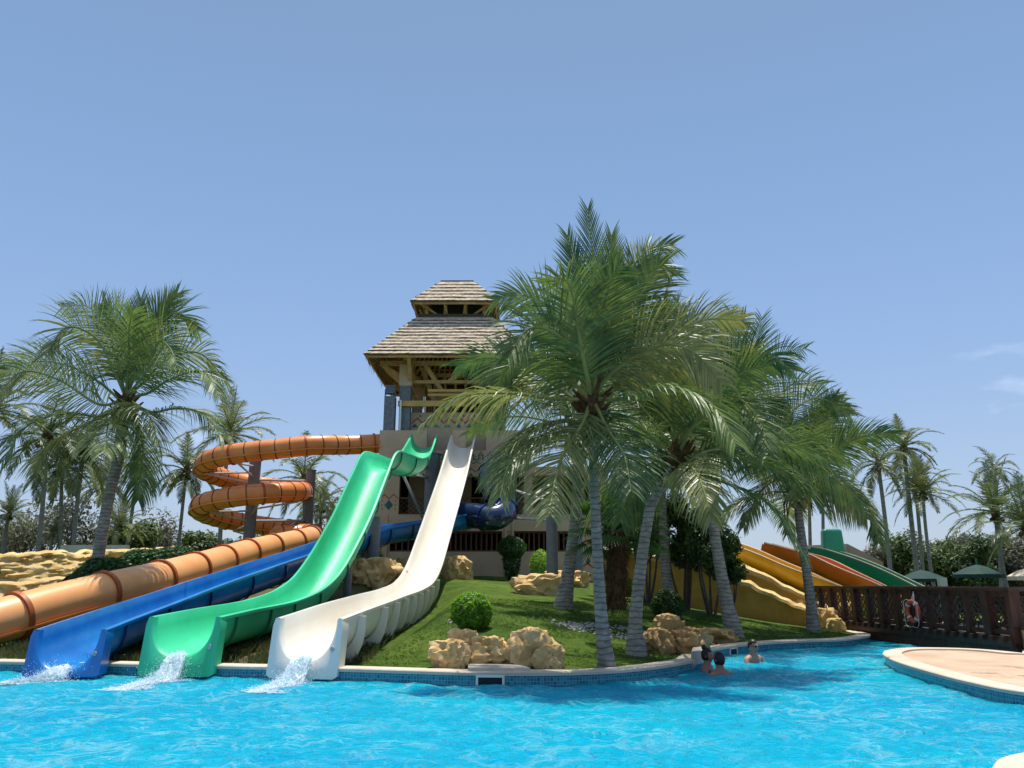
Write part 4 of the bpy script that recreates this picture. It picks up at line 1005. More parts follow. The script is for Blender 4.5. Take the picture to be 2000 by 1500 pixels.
def arc(base, az, el, L, droop, n=9):
    """a frond spine leaving base at azimuth/elevation, bending down along its length"""
    d = Vector((math.cos(az) * math.cos(el), math.sin(az) * math.cos(el), math.sin(el))); p = base.copy(); r = [p.copy()]
    for i in range(n):
        t = (i + 1) / n; d = (d + Vector((0, 0, -droop * (0.25 + t * 1.2) / n))).normalized(); p = p + d * (L / n); r.append(p.copy())
    return r
def trunk(path, radii, root, mt=None, rings=True, seed=0, step=.05):
    c = crom(path, 10); c = resample(c, step); n = len(c); L = len(radii) - 1; rr = []
    rng = random.Random(seed); ph = 0
    for i in range(n):
        f = i / (n - 1) * L; k = min(L - 1, int(f)); r = radii[k] + (radii[k + 1] - radii[k]) * (f - k)
        if rings:
            ph = (i * step * (1.0 + .12 * noise.noise(Vector((i * .05, seed, 0))))) / .105
            r *= 1 + .055 * (1 if (ph % 1) > .72 else -0.25 * (ph % 1)) + .02 * noise.noise(Vector((i * .3, seed, 1)))
        rr.append(r)
    m = MB(); m.tube(c, rr, 16, cap=True)
    # bark ring colour: dark leaf-scar lines follow the ring geometry
    o = m.build('trunk', mt or M_bark2, root); smooth_angle(o, 60); return o
def barkmat():
    m = mat('coconut_bark', (0.21, 0.185, 0.16), 0.9, 0.22, 5, 0.012, 28, 0.2, col2=(0.40, 0.37, 0.33), stretch=(1, 1, 1.5)); t = m.node_tree
    b = t.nodes['Principled BSDF']; src = b.inputs['Base Color'].links[0].from_socket
    g = N(t, 'ShaderNodeTexCoord'); wv = N(t, 'ShaderNodeTexWave', wave_type='BANDS', bands_direction='Z'); wv.inputs['Scale'].default_value = 3.3
    wv.inputs['Distortion'].default_value = 4.5; wv.inputs['Detail'].default_value = 3; wv.inputs['Detail Scale'].default_value = 1.4
    t.links.new(g.outputs['Object'], wv.inputs['Vector'])
    r = N(t, 'ShaderNodeValToRGB'); r.color_ramp.elements[0].color = (.55, .53, .50, 1); r.color_ramp.elements[0].position = .04; r.color_ramp.elements[1].position = .26
    t.links.new(wv.outputs[0], r.inputs[0]); x = N(t, 'ShaderNodeMix', data_type='RGBA', blend_type='MULTIPLY'); x.inputs[0].default_value = 1
    t.links.new(src, x.inputs[6]); t.links.new(r.outputs[0], x.inputs[7]); t.links.new(x.outputs[2], b.inputs['Base Color']); return m
M_bark2 = barkmat()
def heart(c, root, s=1.0, seed=0, nuts=6, dry=5):
    """crown core: leaf bases, fibre, dried sheaths; fronds are its children"""
    rng = random.Random(seed); m = MB()
    m.tube([c + Vector((0, 0, z * s)) for z in (-.55, -.3, 0, .3, .55, .8)], [.13 * s, .2 * s, .25 * s, .2 * s, .11 * s, .03], 12)
    for k in range(26):
        a = k * 2.4 + seed; z = rng.uniform(-.45, .35); d = Vector((math.cos(a), math.sin(a), 0))
        e = rng.uniform(.5, 1.3)
        m.tube([c + d * .12 * s + Vector((0, 0, z * s)), c + d * .3 * s + Vector((0, 0, (z + .22 * e) * s)), c + d * (.42 + .1 * e) * s + Vector((0, 0, (z + .45 * e) * s))], [.07 * s, .055 * s, .025 * s], 6)
    for k in range(dry):
        a = rng.uniform(0, 6.28); d = Vector((math.cos(a), math.sin(a), 0)); p = c + Vector((0, 0, -.2 * s))
        m.tube([p, p + d * .3 * s + Vector((0, 0, .1)), p + d * .5 * s + Vector((0, 0, -.25 * s)), p + d * .5 * s + Vector((0, 0, -.7 * s))], [.04, .035, .025, .01], 5)
    o = m.build('crown', M_fibre, root)
    if nuts:
        for k in range(nuts):
            a = rng.uniform(3.4, 6.0); q = MB(); cc = c + Vector((math.cos(a) * .3, math.sin(a) * .3, -.15 - rng.random() * .25)) * 1
            q.tube([cc + Vector((0, 0, z)) for z in (-.13, -.11, -.05, .03, .09, .11)], [.01, .06, .10, .09, .05, .01], 10); w_ = q.build('coconut', M_coconut, o); smooth_angle(w_, 60)
    return o
def palm(px_trunk, Yt, wpx, crown_px, Yc, heroes, rnd, label, seed, L=3.4, lm=.72, nl=85, group='coconut palms by the pool', leaf=M_palm, nuts=6, name='coconut_palm', scale=1.0, hang=.3):
    """px_trunk: pixel polyline bottom to top; heroes: fronds given by pixel polylines (+ depth at the tip)"""
    Y2 = hit(px_trunk[0][0], px_trunk[0][1] - 2, Yt, 4); Yc += Y2 - Yt; Yt = Y2
    base = P(*px_trunk[0], Yt); bz = ground_z(base.x, base.y); n = len(px_trunk)
    path = [P(a, b, Yt + (Yc - Yt) * i / n) for i, (a, b) in enumerate(px_trunk)]; c = P(*crown_px, Yc)
    path.append(c.copy()); path[0].z = min(path[0].z, bz) - .12
    root = thing(name, (path[0].x, path[0].y, bz), label, 'palm tree', group)
    rr = [w_ / 2 * Yt / 1500 * (.73 if k_ else .80) for k_, w_ in enumerate(wpx)]; trunk(path, rr + [rr[-1] * 1.0], root, seed=seed)
    h = heart(c, root, scale * .72, seed, nuts)
    rng = random.Random(seed * 7 + 1); top = c + Vector((0, 0, .25 * scale))
    for i, hf in enumerate(heroes):
        pts, dy = hf[0], hf[1]; k = len(pts)
        pp_ = [top + Vector((0, 0, .05))] + [P(a, b, Yc + dy * ((j + 1) / k)) for j, (a, b) in enumerate(pts)]
        m = MB(); old = rng.random() < .22
        hg = hf[2] if len(hf) > 2 else hang; dv = (pp_[-1] - pp_[1]).normalized()
        tg = 1.5 if hg < .13 else 0.0
        frond(m, crom(pp_, 8), lm * (.95 if tg else 1), nl // 2 if tg else nl, hang=hg * .8, seed=seed * 100 + i, twist=rng.uniform(-.35, .35), face=(0 if hg > .37 else rng.uniform(.55, .95)), tight=tg)
        m.build('frond', [M_palmold if old else leaf, M_rachis], h)
    for i in range(rnd):
        t = i / max(1, rnd - 1); az = i * 2.399 + seed; el = rad(82 - 76 * t + rng.uniform(-8, 8)); l = L * rng.uniform(.82, 1.05) * (.85 + .15 * math.sin(math.pi * t))
        m = MB(); frond(m, arc(top - Vector((0, 0, .35 * t)), az, el, l, 1.05 + 0.5 * t + rng.uniform(-.2, .3)), lm * rng.uniform(.9, 1.05), nl, hang=hang * (.6 + .6 * t), seed=seed * 100 + 50 + i, twist=rng.uniform(-.8, .8), face=rng.choice((0, .4, .8)), tight=1.1 if t < .12 else 0)
        m.build('frond', [M_palmold if (t > .8 or rng.random() < .15) else leaf, M_rachis], h)
    return root
Z = lambda l: [(820 + a / 1.63, 380 + b / 1.63) for a, b in l]      # (layout read off an enlarged crop)
Z2 = lambda l: [(a / 2.78, 560 + b / 2.78) for a, b in l]
palm([(1187, 1306), (1178, 1240), (1171, 1160), (1166, 1060), (1161, 950)], 12.9, [46, 34, 29, 27, 26, 26], (1158, 812), 12.9, [
    (Z([(560, 560), (562, 330), (535, 45)]), .2, .12), (Z([(590, 520), (640, 300), (720, 180), (805, 160)]), .3, .18), (Z([(545, 520), (520, 330), (470, 130)]), .5, .12),
    (Z([(520, 560), (445, 450), (350, 425), (280, 520)]), -1.0), (Z([(430, 650), (280, 632), (120, 645), (15, 725)]), -.8, .75), (Z([(500, 740), (380, 775), (290, 850), (255, 960)]), -1.2, .45),
    (Z([(515, 735), (455, 830), (425, 940), (415, 1020)]), -1.9), (Z([(600, 750), (650, 830), (672, 940)]), -1.7), (Z([(660, 650), (800, 612), (930, 670), (1005, 790)]), -1.6, .4),
    (Z([(640, 600), (780, 460), (900, 400), (1020, 400)]), .4, .3), (Z([(600, 520), (660, 400), (760, 230), (800, 250)]), -.5, .2), (Z([(500, 560), (430, 380), (330, 320), (235, 335)]), .6, .25),
    (Z([(480, 640), (360, 560), (240, 520), (120, 545)]), 1.6, .3), (Z([(580, 500), (600, 330), (610, 130)]), -.4, .12), (Z([(600, 560), (660, 380), (700, 230), (780, 210)]), .9, .2),
    (Z([(520, 520), (480, 300), (430, 260)]), -1.4, .25), (Z([(570, 480), (600, 300), (640, 230)]), -1.2, .2), (Z([(620, 560), (760, 480), (870, 500), (960, 600)]), -1.0, .35), (Z([(470, 590), (350, 520), (270, 560), (230, 680)]), .6, .35)],
     2, 'tallest coconut palm with a straight ringed trunk rising at the pool edge', 1, 3.0, .84, 72)
palm([(1243, 1281), (1241, 1215), (1250, 1120), (1263, 1030), (1277, 975)], 14.0, [56, 36, 31, 29, 28, 26], (1322, 905), 14.0, [
    (Z([(900, 850), (1020, 835), (1180, 890), (1290, 1010)]), -1.2, .4), (Z([(890, 880), (960, 912), (1110, 985), (1225, 1150)]), -1.6, .5), (Z([(900, 820), (1060, 790), (1250, 850), (1420, 990)]), .5, .35),
    (Z([(860, 700), (930, 520), (1035, 395)]), .6, .2), (Z([(880, 720), (980, 580), (1090, 510), (1190, 560)]), -.4, .3), (Z([(800, 760), (740, 640), (650, 590), (560, 640)]), .8),
    (Z([(790, 880), (720, 890), (660, 960), (640, 1040)]), .4), (Z([(830, 700), (820, 520), (830, 350)]), .8, .15), (Z([(870, 740), (1000, 650), (1080, 720), (1110, 820)]), -1.6)],
     10, 'coconut palm with a flared base whose trunk bends right under its crown', 2, 3.2, .80, 60)
palm([(1437, 1246), (1420, 1180), (1405, 1100), (1394, 1020)], 17.2, [46, 34, 30, 27, 26], (1398, 880), 17.2, [
    (Z([(1000, 700), (1060, 520), (1090, 390)]), .3, .15), (Z([(1060, 720), (1190, 600), (1285, 605)]), .3, .25), (Z([(1080, 770), (1250, 650), (1370, 700)]), -.6), (Z([(1020, 700), (1130, 520), (1230, 490)]), .9, .25), (Z([(980, 680), (1000, 500), (990, 370)]), .6, .15)],
     14, 'slender coconut palm leaning left from the lawn beside the low brown rock', 3, 3.5, .88, 54)
palm([(1590, 1236), (1580, 1150), (1570, 1080), (1563, 1030)], 20.0, [36, 26, 23, 22, 21], (1556, 960), 20.0, [
    (Z([(1290, 830), (1380, 770), (1425, 790)]), .6), (Z([(1280, 930), (1380, 940), (1440, 1010), (1460, 1110)]), -1.0, .5), (Z([(1270, 780), (1340, 660), (1370, 690)]), .8), (Z([(1150, 900), (1080, 950), (1030, 1060)]), -1.2, .5)],
     13, 'coconut palm at the right rocks beside the wooden bridge', 4, 3.1, .78, 75)
palm([(1098, 1190), (1108, 1130), (1120, 1040), (1126, 960)], 20.5, [50, 34, 28, 25, 23], (1128, 850), 20.5, [], 11, 'coconut palm with a curved base behind the tallest palm', 5, 3.4, .8, 58)
palm([(1303, 1152), (1299, 1080), (1294, 1000)], 22.5, [36, 26, 24, 22], (1290, 900), 22.5, [], 12, 'shaded coconut palm among the small trees in front of the ochre wall', 6, 4.2, .85, 70)
palm([(188, 1090), (205, 1010), (218, 950), (232, 890)], 20.5, [36, 30, 28, 27, 30], (243, 800), 20.5, [
    (Z2([(725, 400), (750, 250), (765, 60)]), .3, .12), (Z2([(690, 420), (650, 200), (560, 90)]), .6, .2), (Z2([(620, 460), (520, 280), (360, 220), (245, 370)]), -1.2, .35), (Z2([(540, 640), (330, 510), (130, 460), (5, 560)]), -1.0, .35),
    (Z2([(560, 700), (350, 690), (140, 760), (10, 960)]), -1.4, .45), (Z2([(780, 520), (900, 400), (1080, 360), (1240, 520)]), -.8, .35), (Z2([(800, 580), (930, 500), (1100, 460), (1190, 590)]), -1.6, .4), (Z2([(760, 420), (830, 250), (960, 140), (1080, 240)]), .4, .25),
    (Z2([(820, 680), (960, 660), (1100, 690), (1215, 830)]), -.6, .45), (Z2([(640, 720), (590, 800), (560, 900)]), -2.4, .5), (Z2([(770, 820), (770, 980), (750, 1160)]), -.4, .5), (Z2([(640, 420), (590, 250), (480, 110), (335, 110)]), 1.0, .25),
    (Z2([(560, 700), (400, 780), (240, 880), (200, 1000)]), -1.8, .5), (Z2([(700, 380), (700, 240), (720, 130)]), -1.2, .2), (Z2([(800, 450), (860, 300), (920, 330), (960, 420)]), -1.8, .3)],
     3, 'big coconut palm leaning right behind the clipped hedge on the left', 7, 4.3, 1.05, 68, nuts=8, scale=1.15)
# shaggy fan palm stump in the shade
fp = thing('fan_palm', (*P(1203, 1190, 19.0).to_2d(), 0.9), 'short fan palm with a dark shaggy trunk in the shade between the palms', 'palm tree')
c0 = P(1203, 1190, 19.0); c0.z = .85; c1 = P(1207, 1035, 19.0); m = MB(); rng = random.Random(2)
m.tube([c0.lerp(c1, k / 14) for k in range(15)], [.24 + .03 * math.sin(k * 2.3) for k in range(15)], 12)
for k in range(420):
    t = rng.random(); a = rng.uniform(0, 6.28); p = c0.lerp(c1, t) + Vector((math.cos(a), math.sin(a), 0)) * .22; q = p + Vector((math.cos(a), math.sin(a), -1.6)) * .13
    s_ = Vector((-math.sin(a), math.cos(a), 0)) * .02; m.add([p - s_, p + s_, q], [(0, 1, 2)])
m.build('trunk', M_fibre, fp)
m = MB(); m.cur = 0
for k in range(34):
    az = k * 2.4; el = rad(70 - 100 * k / 34); d = Vector((math.cos(az) * math.cos(el), math.sin(az) * math.cos(el), math.sin(el))); hub = c1 + d * rng.uniform(.7, 1.0)
    m.beam(c1, hub, .03); sd_ = d.cross(UPZ).normalized(); nn = sd_.cross(d)
    for j in range(22):
        a = rad(-100 + 200 * j / 21); e = (d * math.cos(a) + sd_ * math.sin(a) + Vector((0, 0, -.15))).normalized(); l = .62 * (1 - .25 * abs(a) / 1.7); wv_ = e.cross(nn).normalized() * .025
        mid = hub + e * l * .55; m.add([hub, mid - wv_, hub + e * l + Vector((0, 0, -.12)), mid + wv_], [(0, 1, 2, 3)])
m.build('crown', M_bush, fp)

# ---- background palms: prototype crowns copied with their trunks
def bgpalm_proto(seed, H, L, nf, lean, droop=1.5, cname='coconut_palm', up=78, span=108, wl=.06):
    root = thing(cname, (0, 0, 0), 'x', 'palm tree', 'coconut palms in the background'); rng = random.Random(seed)
    path = [Vector((lean * (t ** 1.5), .3 * lean * t, H * t)) for t in (0, .15, .35, .6, .8, 1)]
    m = MB(); c = resample(crom(path, 6), .35); nC = len(c)
    m.tube(c, [(.24 - .09 * min(1, i / 4.0)) * (1 - .25 * i / nC) for i in range(nC)], 9); o = m.build('trunk', M_bark2, root); smooth_angle(o, 60)
    m = MB(); top = path[-1]
    for i in range(nf):
        t = i / (nf - 1); az = i * 2.399 + seed; el = rad(up - span * t + rng.uniform(-9, 9))
        frond(m, arc(top, az, el, L * rng.uniform(.8, 1.08), droop + .5 * t + rng.uniform(-.3, .3), 7), L * .17, 32, hang=.32, seed=seed * 50 + i, wl=wl * .8, segs=2)
    m.build('crown', [M_palmfar, M_rachis], root)
    m = MB()
    for k in range(7):
        a = rng.uniform(0, 6.28); cc = top + Vector((math.cos(a) * .3, math.sin(a) * .3, -.3 - rng.random() * .2)); m.tube([cc + Vector((0, 0, z)) for z in (-.14, -.05, .05, .13)], [.03, .12, .12, .02], 7)
    m.tube([top + Vector((0, 0, -.6)), top, top + Vector((0, 0, .5))], [.17, .26, .05], 8)
    m.build('crown_heart', M_fibre, root); return root
protos = [bgpalm_proto(11, 9.0, 3.1, 22, .8), bgpalm_proto(12, 9.0, 3.3, 20, -.6, 1.8), bgpalm_proto(13, 9.0, 2.8, 24, .2, 1.3), bgpalm_proto(14, 9.0, 3.4, 24, 1.2, 1.1, up=84, span=95)]
used = set()
# (px of crown centre, py of crown, Y, prototype, width of crown in px, px of trunk base, label)
bgp = [
 (-28, 800, 33, 3, 260, -10, 'coconut palm cut off by the left edge of the photo'),
 (88, 850, 36, 1, 240, 70, 'background palm left of the big palm, furthest left full trunk'),
 (118, 905, 42, 2, 170, 118, 'background palm with a thin trunk, second from the left'),
 (160, 880, 38, 0, 210, 142, 'background palm whose trunk leans right, third from the left'),
 (268, 895, 46, 1, 150, 240, 'background palm seen just right of the big palm trunk'),
 (200, 945, 50, 2, 140, 200, 'low background palm behind the big palm trunk'),
 (362, 918, 47, 2, 150, 345, 'slim palm standing alone left of the orange spiral'),
 (447, 850, 44, 3, 190, 430, 'tall palm whose crown shows above the orange spiral'),
 (592, 935, 45, 1, 190, 590, 'bushy palm behind the right side of the orange spiral'),
 (625, 985, 50, 2, 120, 628, 'small palm between the orange spiral and the green slide'),
 (1718, 905, 45, 1, 150, 1735, 'palm with dry hanging fronds nearest the right edge of the palm grove'),
 (1768, 873, 48, 2, 135, 1790, 'tallest palm of the right background with a bent trunk'),
 (1789, 935, 50, 1, 110, 1796, 'palm standing directly behind the tallest right background palm'),
 (1806, 965, 46, 3, 145, 1822, 'palm with a coconut cluster right of the tallest background palm'),
 (1945, 915, 47, 1, 105, 1946, 'palm with a small round crown above the big right hand palm'),
 (1950, 1005, 36, 3, 190, 1966, 'big leafy palm by the right edge beside the green umbrella'),
 (2010, 1035, 33, 3, 190, 2020, 'palm partly outside the right edge of the photo'),
 (1610, 950, 52, 0, 110, 1608, 'palm half hidden behind the right side of the palm grove'),
 (1582, 940, 54, 2, 110, 1580, 'thin palm hidden behind the palm at the right rocks'),
 (230, 1035, 40, 3, 110, 225, 'short young palm with upright fronds behind the hedge'),
 (12, 1010, 38, 3, 110, 8, 'short dark palm by the left edge above the rock wall'),
 (100, 1050, 42, 3, 60, 100, 'tiny young palm above the long rock wall'),
]
for (px, py, Y, pi, wpx, pb, lab) in bgp:
    pr = protos[pi]
    o = pr if pi not in used else copy_tree(pr)
    used.add(pi)
    top = P(px, py, Y); bot = P(pb, 1110, Y); gz = ground_z(bot.x, bot.y); H = top.z - gz; Lp = (3.1, 3.3, 2.8, 3.4)[pi]
    sc_ = (wpx / 1500 * Y / 1.03 / 2) / (Lp * .82)
    o.location = (bot.x, bot.y, gz)
    # trunk height is fitted by scaling the whole thing, the crown by its own scale about the trunk top
    lean = (.8, -.6, .2, 1.2)[pi]
    sz = H / 9.0
    for ch in o.children:
        nm = ch.name.split('.')[0]
        tp = Vector((lean, .3 * lean, 9.0)); newtop = Vector((top.x - bot.x, .2, H))
        if nm == 'trunk':
            k = newtop.x / lean if abs(lean) > .01 else 1
            ch.scale = (max(.75, min(1.25, abs(sz))), max(.75, min(1.2, abs(sz))), sz)
            # shear-free: tilt the trunk so that its top meets the crown
            v0 = Vector((lean * ch.scale[0], .3 * lean * ch.scale[1], 9.0 * sz)); q = v0.rotation_difference(newtop)
            ch.rotation_mode = 'QUATERNION'; ch.rotation_quaternion = q; newt = q @ v0
        else:
            ch.scale = (sc_, sc_, sc_)
    ntop = newt
    for ch in o.children:
        if ch.name.split('.')[0] != 'trunk':
            a = (px * 0.37) % 6.28; ch.rotation_euler = (0, 0, a)
            ch.location = ntop - (Matrix.Rotation(a, 3, 'Z') @ (tp * sc_))
    o['label'] = lab
    if Y < 48: pass
    o['group'] = 'coconut palms in the background'

# ================================================================== OTHER PLANTS
def leafcloud(m, centre, rad3, n, size, rng, shell=.45, up=.3, squash=1.0):
    for i in range(n):
        u = Vector((rng.gauss(0, 1), rng.gauss(0, 1), rng.gauss(0, 1))).normalized(); r = (shell + (1 - shell) * rng.random()) ** .6
        r *= 1 + .18 * noise.noise(u * 2.2 + Vector(centre) * .7)
        p = Vector(centre) + Vector((u.x * rad3[0], u.y * rad3[1], u.z * rad3[2])) * r
        nrm = (u + Vector((rng.gauss(0, .6), rng.gauss(0, .6), rng.gauss(0, .6) + up))).normalized(); t = nrm.orthogonal().normalized(); t = Matrix.Rotation(rng.uniform(0, 6.28), 3, nrm) @ t; b = nrm.cross(t)
        s_ = size * rng.uniform(.6, 1.3); m.add([p - t * s_, p - b * s_ * .42 + nrm * s_ * .1, p + t * s_, p + b * s_ * .42 + nrm * s_ * .1], [(0, 1, 2, 3)])
def solid(m, centre, rad3, seg=10):
    c = Vector(centre); m.tube([c + Vector((0, 0, rad3[2] * z)) for z in (-1, -.8, -.4, 0, .4, .8, 1)], [rad3[0] * math.sqrt(max(0, 1 - z * z)) + .01 for z in (-1, -.8, -.4, 0, .4, .8, 1)], seg)
def shrub(px, pyb, Y, wpx, hpx, label, mt, n=2600, size=.04, group=None, name='shrub', seed=0, stem=0.0, cat='shrub'):
    Y = hit(px, pyb, Y); b = P(px, pyb, Y); gz = ground_z(b.x, b.y); b.z = gz; k = Y / 1500 / 1.02; w_, h = wpx * k, hpx * k; root = thing(name, b, label, cat, group); rng = random.Random(seed)
    m = MB(); leafcloud(m, (b.x, b.y, gz + stem + (h - stem) * .5), (w_ / 2, w_ / 2, (h - stem) / 2 * 1.05), n, size, rng, .55); m.build('foliage', mt, root)
    m = MB()
    for j in range(5):
        a = j * 1.26; m.tube([b, b + Vector((math.cos(a) * .05, math.sin(a) * .05, stem + .1)), b + Vector((math.cos(a) * w_ * .22, math.sin(a) * w_ * .22, stem + (h - stem) * .6))], [.025, .02, .008], 6)
    m.build('stem', M_branch, root); return root
shrub(921, 1229, 16.2, 80, 66, 'round bright green shrub alone on the lawn right of the cream slide', M_bushlt, 5200, .045, seed=1)
shrub(1305, 1218, 17.5, 62, 62, 'dark round shrub on the shaded lawn between two palm trunks', M_bush, 2600, .05, seed=2)
shrub(1217, 1075, 27, 40, 34, 'small sunlit shrub top beside the shaggy fan palm', M_bushlt, 1200, .06, seed=3)
shrub(1222, 1118, 28, 44, 60, 'dark clipped shrub against the ochre wall', M_hedge, 1600, .06, seed=4)
def topiary(px, pyb, Y, label, seed):
    b = P(px, pyb, Y); gz = ground_z(b.x, b.y); b.z = gz; k = Y / 1500; root = thing('topiary', b, label, 'topiary', 'clipped shrubs in front of the tower'); rng = random.Random(seed); m = MB()
    leafcloud(m, (b.x, b.y, gz + 45 * k * .9), (.36, .36, 48 * k * .9), 2600, .055, rng, .6); m.build('foliage', M_hedge, root)
    leafm = MB(); leafcloud(leafm, (b.x, b.y, gz + 62 * k), (.58, .58, .45), 2600, .055, rng, .6); leafm.build('foliage', M_hedge, root)
    q = MB(); q.tube([b, b + Vector((0, 0, 60 * k))], .09, 8); q.build('stem', M_branch, root)
topiary(1000, 1117, 31.5, 'dark clipped mushroom shaped shrub in front of the tower windows', 3)
shrub(1056, 1110, 32, 44, 60, 'clipped shrub with a sunlit green top left of the grey column', M_bushlt, 1800, .055, seed=6, group='clipped shrubs in front of the tower', name='topiary', cat='topiary')
shrub(718, 1125, 31, 60, 62, 'green shrub under the upper part of the green slide', M_bush, 1600, .06, seed=7)
shrub(690, 1120, 33, 50, 40, 'low dark shrub behind the grey slide column', M_hedge, 1400, .06, seed=8)
def hedge(path, w_, h, label, seed, n=9000, ytop=None):
    rng = random.Random(seed); pp_ = resample(crom(path, 6), .3); c = pp_[len(pp_) // 2]
    if ytop: h = P(1000, ytop, c.y).z - ground_z(c.x, c.y)
    root = thing('hedge', (c.x, c.y, ground_z(c.x, c.y)), label, 'hedge'); m = MB(); rings = []
    fr = frames(pp_)
    for i, (p, T, Sd, Nn) in enumerate(fr):
        e = min(1, (min(i, len(fr) - 1 - i) + .3) / 2.2); Sd = Vector((Sd.x, Sd.y, 0)).normalized(); gz = ground_z(p.x, p.y) - .05; ring = []
        for a, b in ((-1, 0), (-1.02, .5), (-.9, .85), (-.6, .97), (0, 1), (.6, .97), (.9, .85), (1.02, .5), (1, 0)):
            jj = 1 + .06 * noise.noise(Vector((p.x * 1.7, p.y * 1.7, b * 3 + a))); ring.append(Vector((p.x, p.y, gz)) + Sd * a * w_ / 2 * (.45 + .55 * e) * jj * .94 + Vector((0, 0, b * h * (.6 + .4 * e) * jj * .95)))
        rings.append(ring)
    core = MB(); core.loft(rings, cap=False, closed_ring=False); core.build('dark_core', M_greendk2, root)  # solid near-black green core filling the hedge behind its leaves
    for k in range(n):
        i = rng.randrange(len(rings) - 1); j = rng.randrange(8); u, v = rng.random(), rng.random()
        a = rings[i][j].lerp(rings[i][j + 1], u); b = rings[i + 1][j].lerp(rings[i + 1][j + 1], u); p = a.lerp(b, v); nrm = (rings[i + 1][j] - rings[i][j]).cross(rings[i][j + 1] - rings[i][j])
        if nrm.length < 1e-9: continue
        nrm.normalize(); mid = (rings[i][0] + rings[i][8]) / 2 + Vector((0, 0, h * .4))
        if nrm.dot(p - mid) < 0: nrm = -nrm
        p = p + nrm * rng.uniform(-.02, .08); q = (nrm + Vector((rng.gauss(0, .7), rng.gauss(0, .7), rng.gauss(0, .7)))).normalized(); t = q.orthogonal().normalized(); b2 = q.cross(t); s_ = rng.uniform(.03, .065)
        m.add([p - t * s_, p - b2 * s_ * .5, p + t * s_, p + b2 * s_ * .5], [(0, 1, 2, 3)])
    m.build('foliage', M_hedge, root)
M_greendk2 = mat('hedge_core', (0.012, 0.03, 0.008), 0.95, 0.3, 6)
hedge([P(132, 1120, 19.3), P(190, 1118, 19.6), P(236, 1112, 20.4)], 1.5, .78, 'clipped dark green hedge block nearest the long rock wall', 11, 9000, 1084)
hedge([P(215, 1105, 22.4), P(300, 1103, 23.2), P(390, 1100, 24.4)], 1.4, .86, 'long clipped hedge behind the orange tube', 12, 11000, 1068)
hedge([P(-50, 1085, 22), P(2, 1080, 22.3)], 1.2, 1.2, 'hedge end at the left edge of the photo', 13, 2500)
# multi stemmed small trees in front of the ochre wall
def smalltree(px, pyb, Y, wpx, hpx, label, seed, mt=M_tree, n=5200, size=.075, nst=5, clump=9, crownfrac=.62, group=None, sparse=1.0, dens_=1.0, cat='tree', name='broadleaf_tree', bare=0):
    b = P(px, pyb, Y); gz = ground_z(b.x, b.y); b.z = gz - .05; k = Y / 1500 / 1.02; W, H = wpx * k, hpx * k; rng = random.Random(seed); root = thing(name, (b.x, b.y, gz), label, cat, group)
    tr_ = MB(); fo = MB(); cents = []
    for c in range(clump):
        a = c * 2.4 + seed; r = W / 2 * .62 * math.sqrt((c + .5) / clump); z = H * (1 - crownfrac) + H * crownfrac * (.22 + .62 * rng.random()); cents.append(Vector((b.x + math.cos(a) * r, b.y + math.sin(a) * r * .8, gz + z)))
    for s_ in range(nst):
        a = s_ * 6.28 / nst + seed; tip = min(cents, key=lambda q: (q - (b + Vector((math.cos(a) * W * .25, math.sin(a) * W * .25, H * .7)))).length); mid = b.lerp(tip, .5) + Vector((math.cos(a) * .1, math.sin(a) * .1, -.05))
        r0 = .035 * H / 3 + .01; tr_.tube(crom([b + Vector((math.cos(a) * .08, math.sin(a) * .08, 0)), mid, tip], 5), [r0 * (1 - .7 * i / 10) for i in range(11)], 6)
    for c in cents:
        tr_.tube([b + Vector((0, 0, H * (1 - crownfrac))), b.lerp(c, .7) + Vector((0, 0, .1)), c], [.02 * H / 3 + .005, .015 * H / 3, .004], 5)
        for bb in range(bare):
            d = Vector((rng.gauss(0, 1), rng.gauss(0, 1), rng.gauss(.5, 1))).normalized() * W * .24 * rng.random(); tr_.tube([c, c + d * .5 + Vector((0, 0, .1)), c + d], [.012, .008, .003], 3, cap=False)
    m_ = int(n / clump)
    for c in cents:
        leafcloud(fo, c, (W / 2 * .42 * sparse, W / 2 * .42 * sparse, H * crownfrac * .27), m_, size, rng, .25)
    tr_.build('trunk', M_branch, root); fo.build('crown', mt, root); return root
smalltree(1262, 1125, 24.0, 95, 190, 'small multi stemmed tree at the left end of the ochre wall', 21)
smalltree(1337, 1140, 23.0, 130, 210, 'leafy multi stemmed tree in the middle of the ochre wall', 22, n=7500)
smalltree(1388, 1158, 22.0, 110, 200, 'multi stemmed small tree right of the middle one', 23)
smalltree(1420, 1165, 22.6, 90, 150, 'low twisted small tree at the start of the sloping ochre wall', 24, n=3000)
smalltree(1195, 1120, 25.5, 120, 190, 'dark tree filling the gap behind the fan palm', 25, M_bush, n=6000)
# dark trees on the right behind the umbrellas
rt = [(1745, 62, 90, 100), (1790, 60, 110, 130), (1832, 58, 100, 112), (1868, 60, 105, 128), (1905, 56, 100, 118), (1940, 60, 110, 140), (1985, 57, 100, 125), (2030, 60, 110, 130), (1690, 66, 80, 62), (1655, 70, 90, 70), (1610, 72, 80, 66)]
lab = ['dark tree at the left end of the right hand tree line', 'grey green tree behind the three tall trunks', 'dark rounded tree right of the three tall trunks', 'tree behind the left green umbrella', 'bushy tree above the middle of the bridge', 'tall dark tree behind the big right palm', 'tree behind the right edge palm', 'tree cut off by the right edge', 'low far tree behind the green children slide', 'low far tree above the green slide hood', 'low far tree behind the grove edge']
for i, ((px, Y, w_, h), lb) in enumerate(zip(rt, lab)):
    smalltree(px, 1140, Y, w_ * 1.25, h, lb, 40 + i, M_tree if i % 3 else M_wisp, n=4200, size=.17, nst=3, clump=12, crownfrac=.85, group='trees along the horizon on the right')
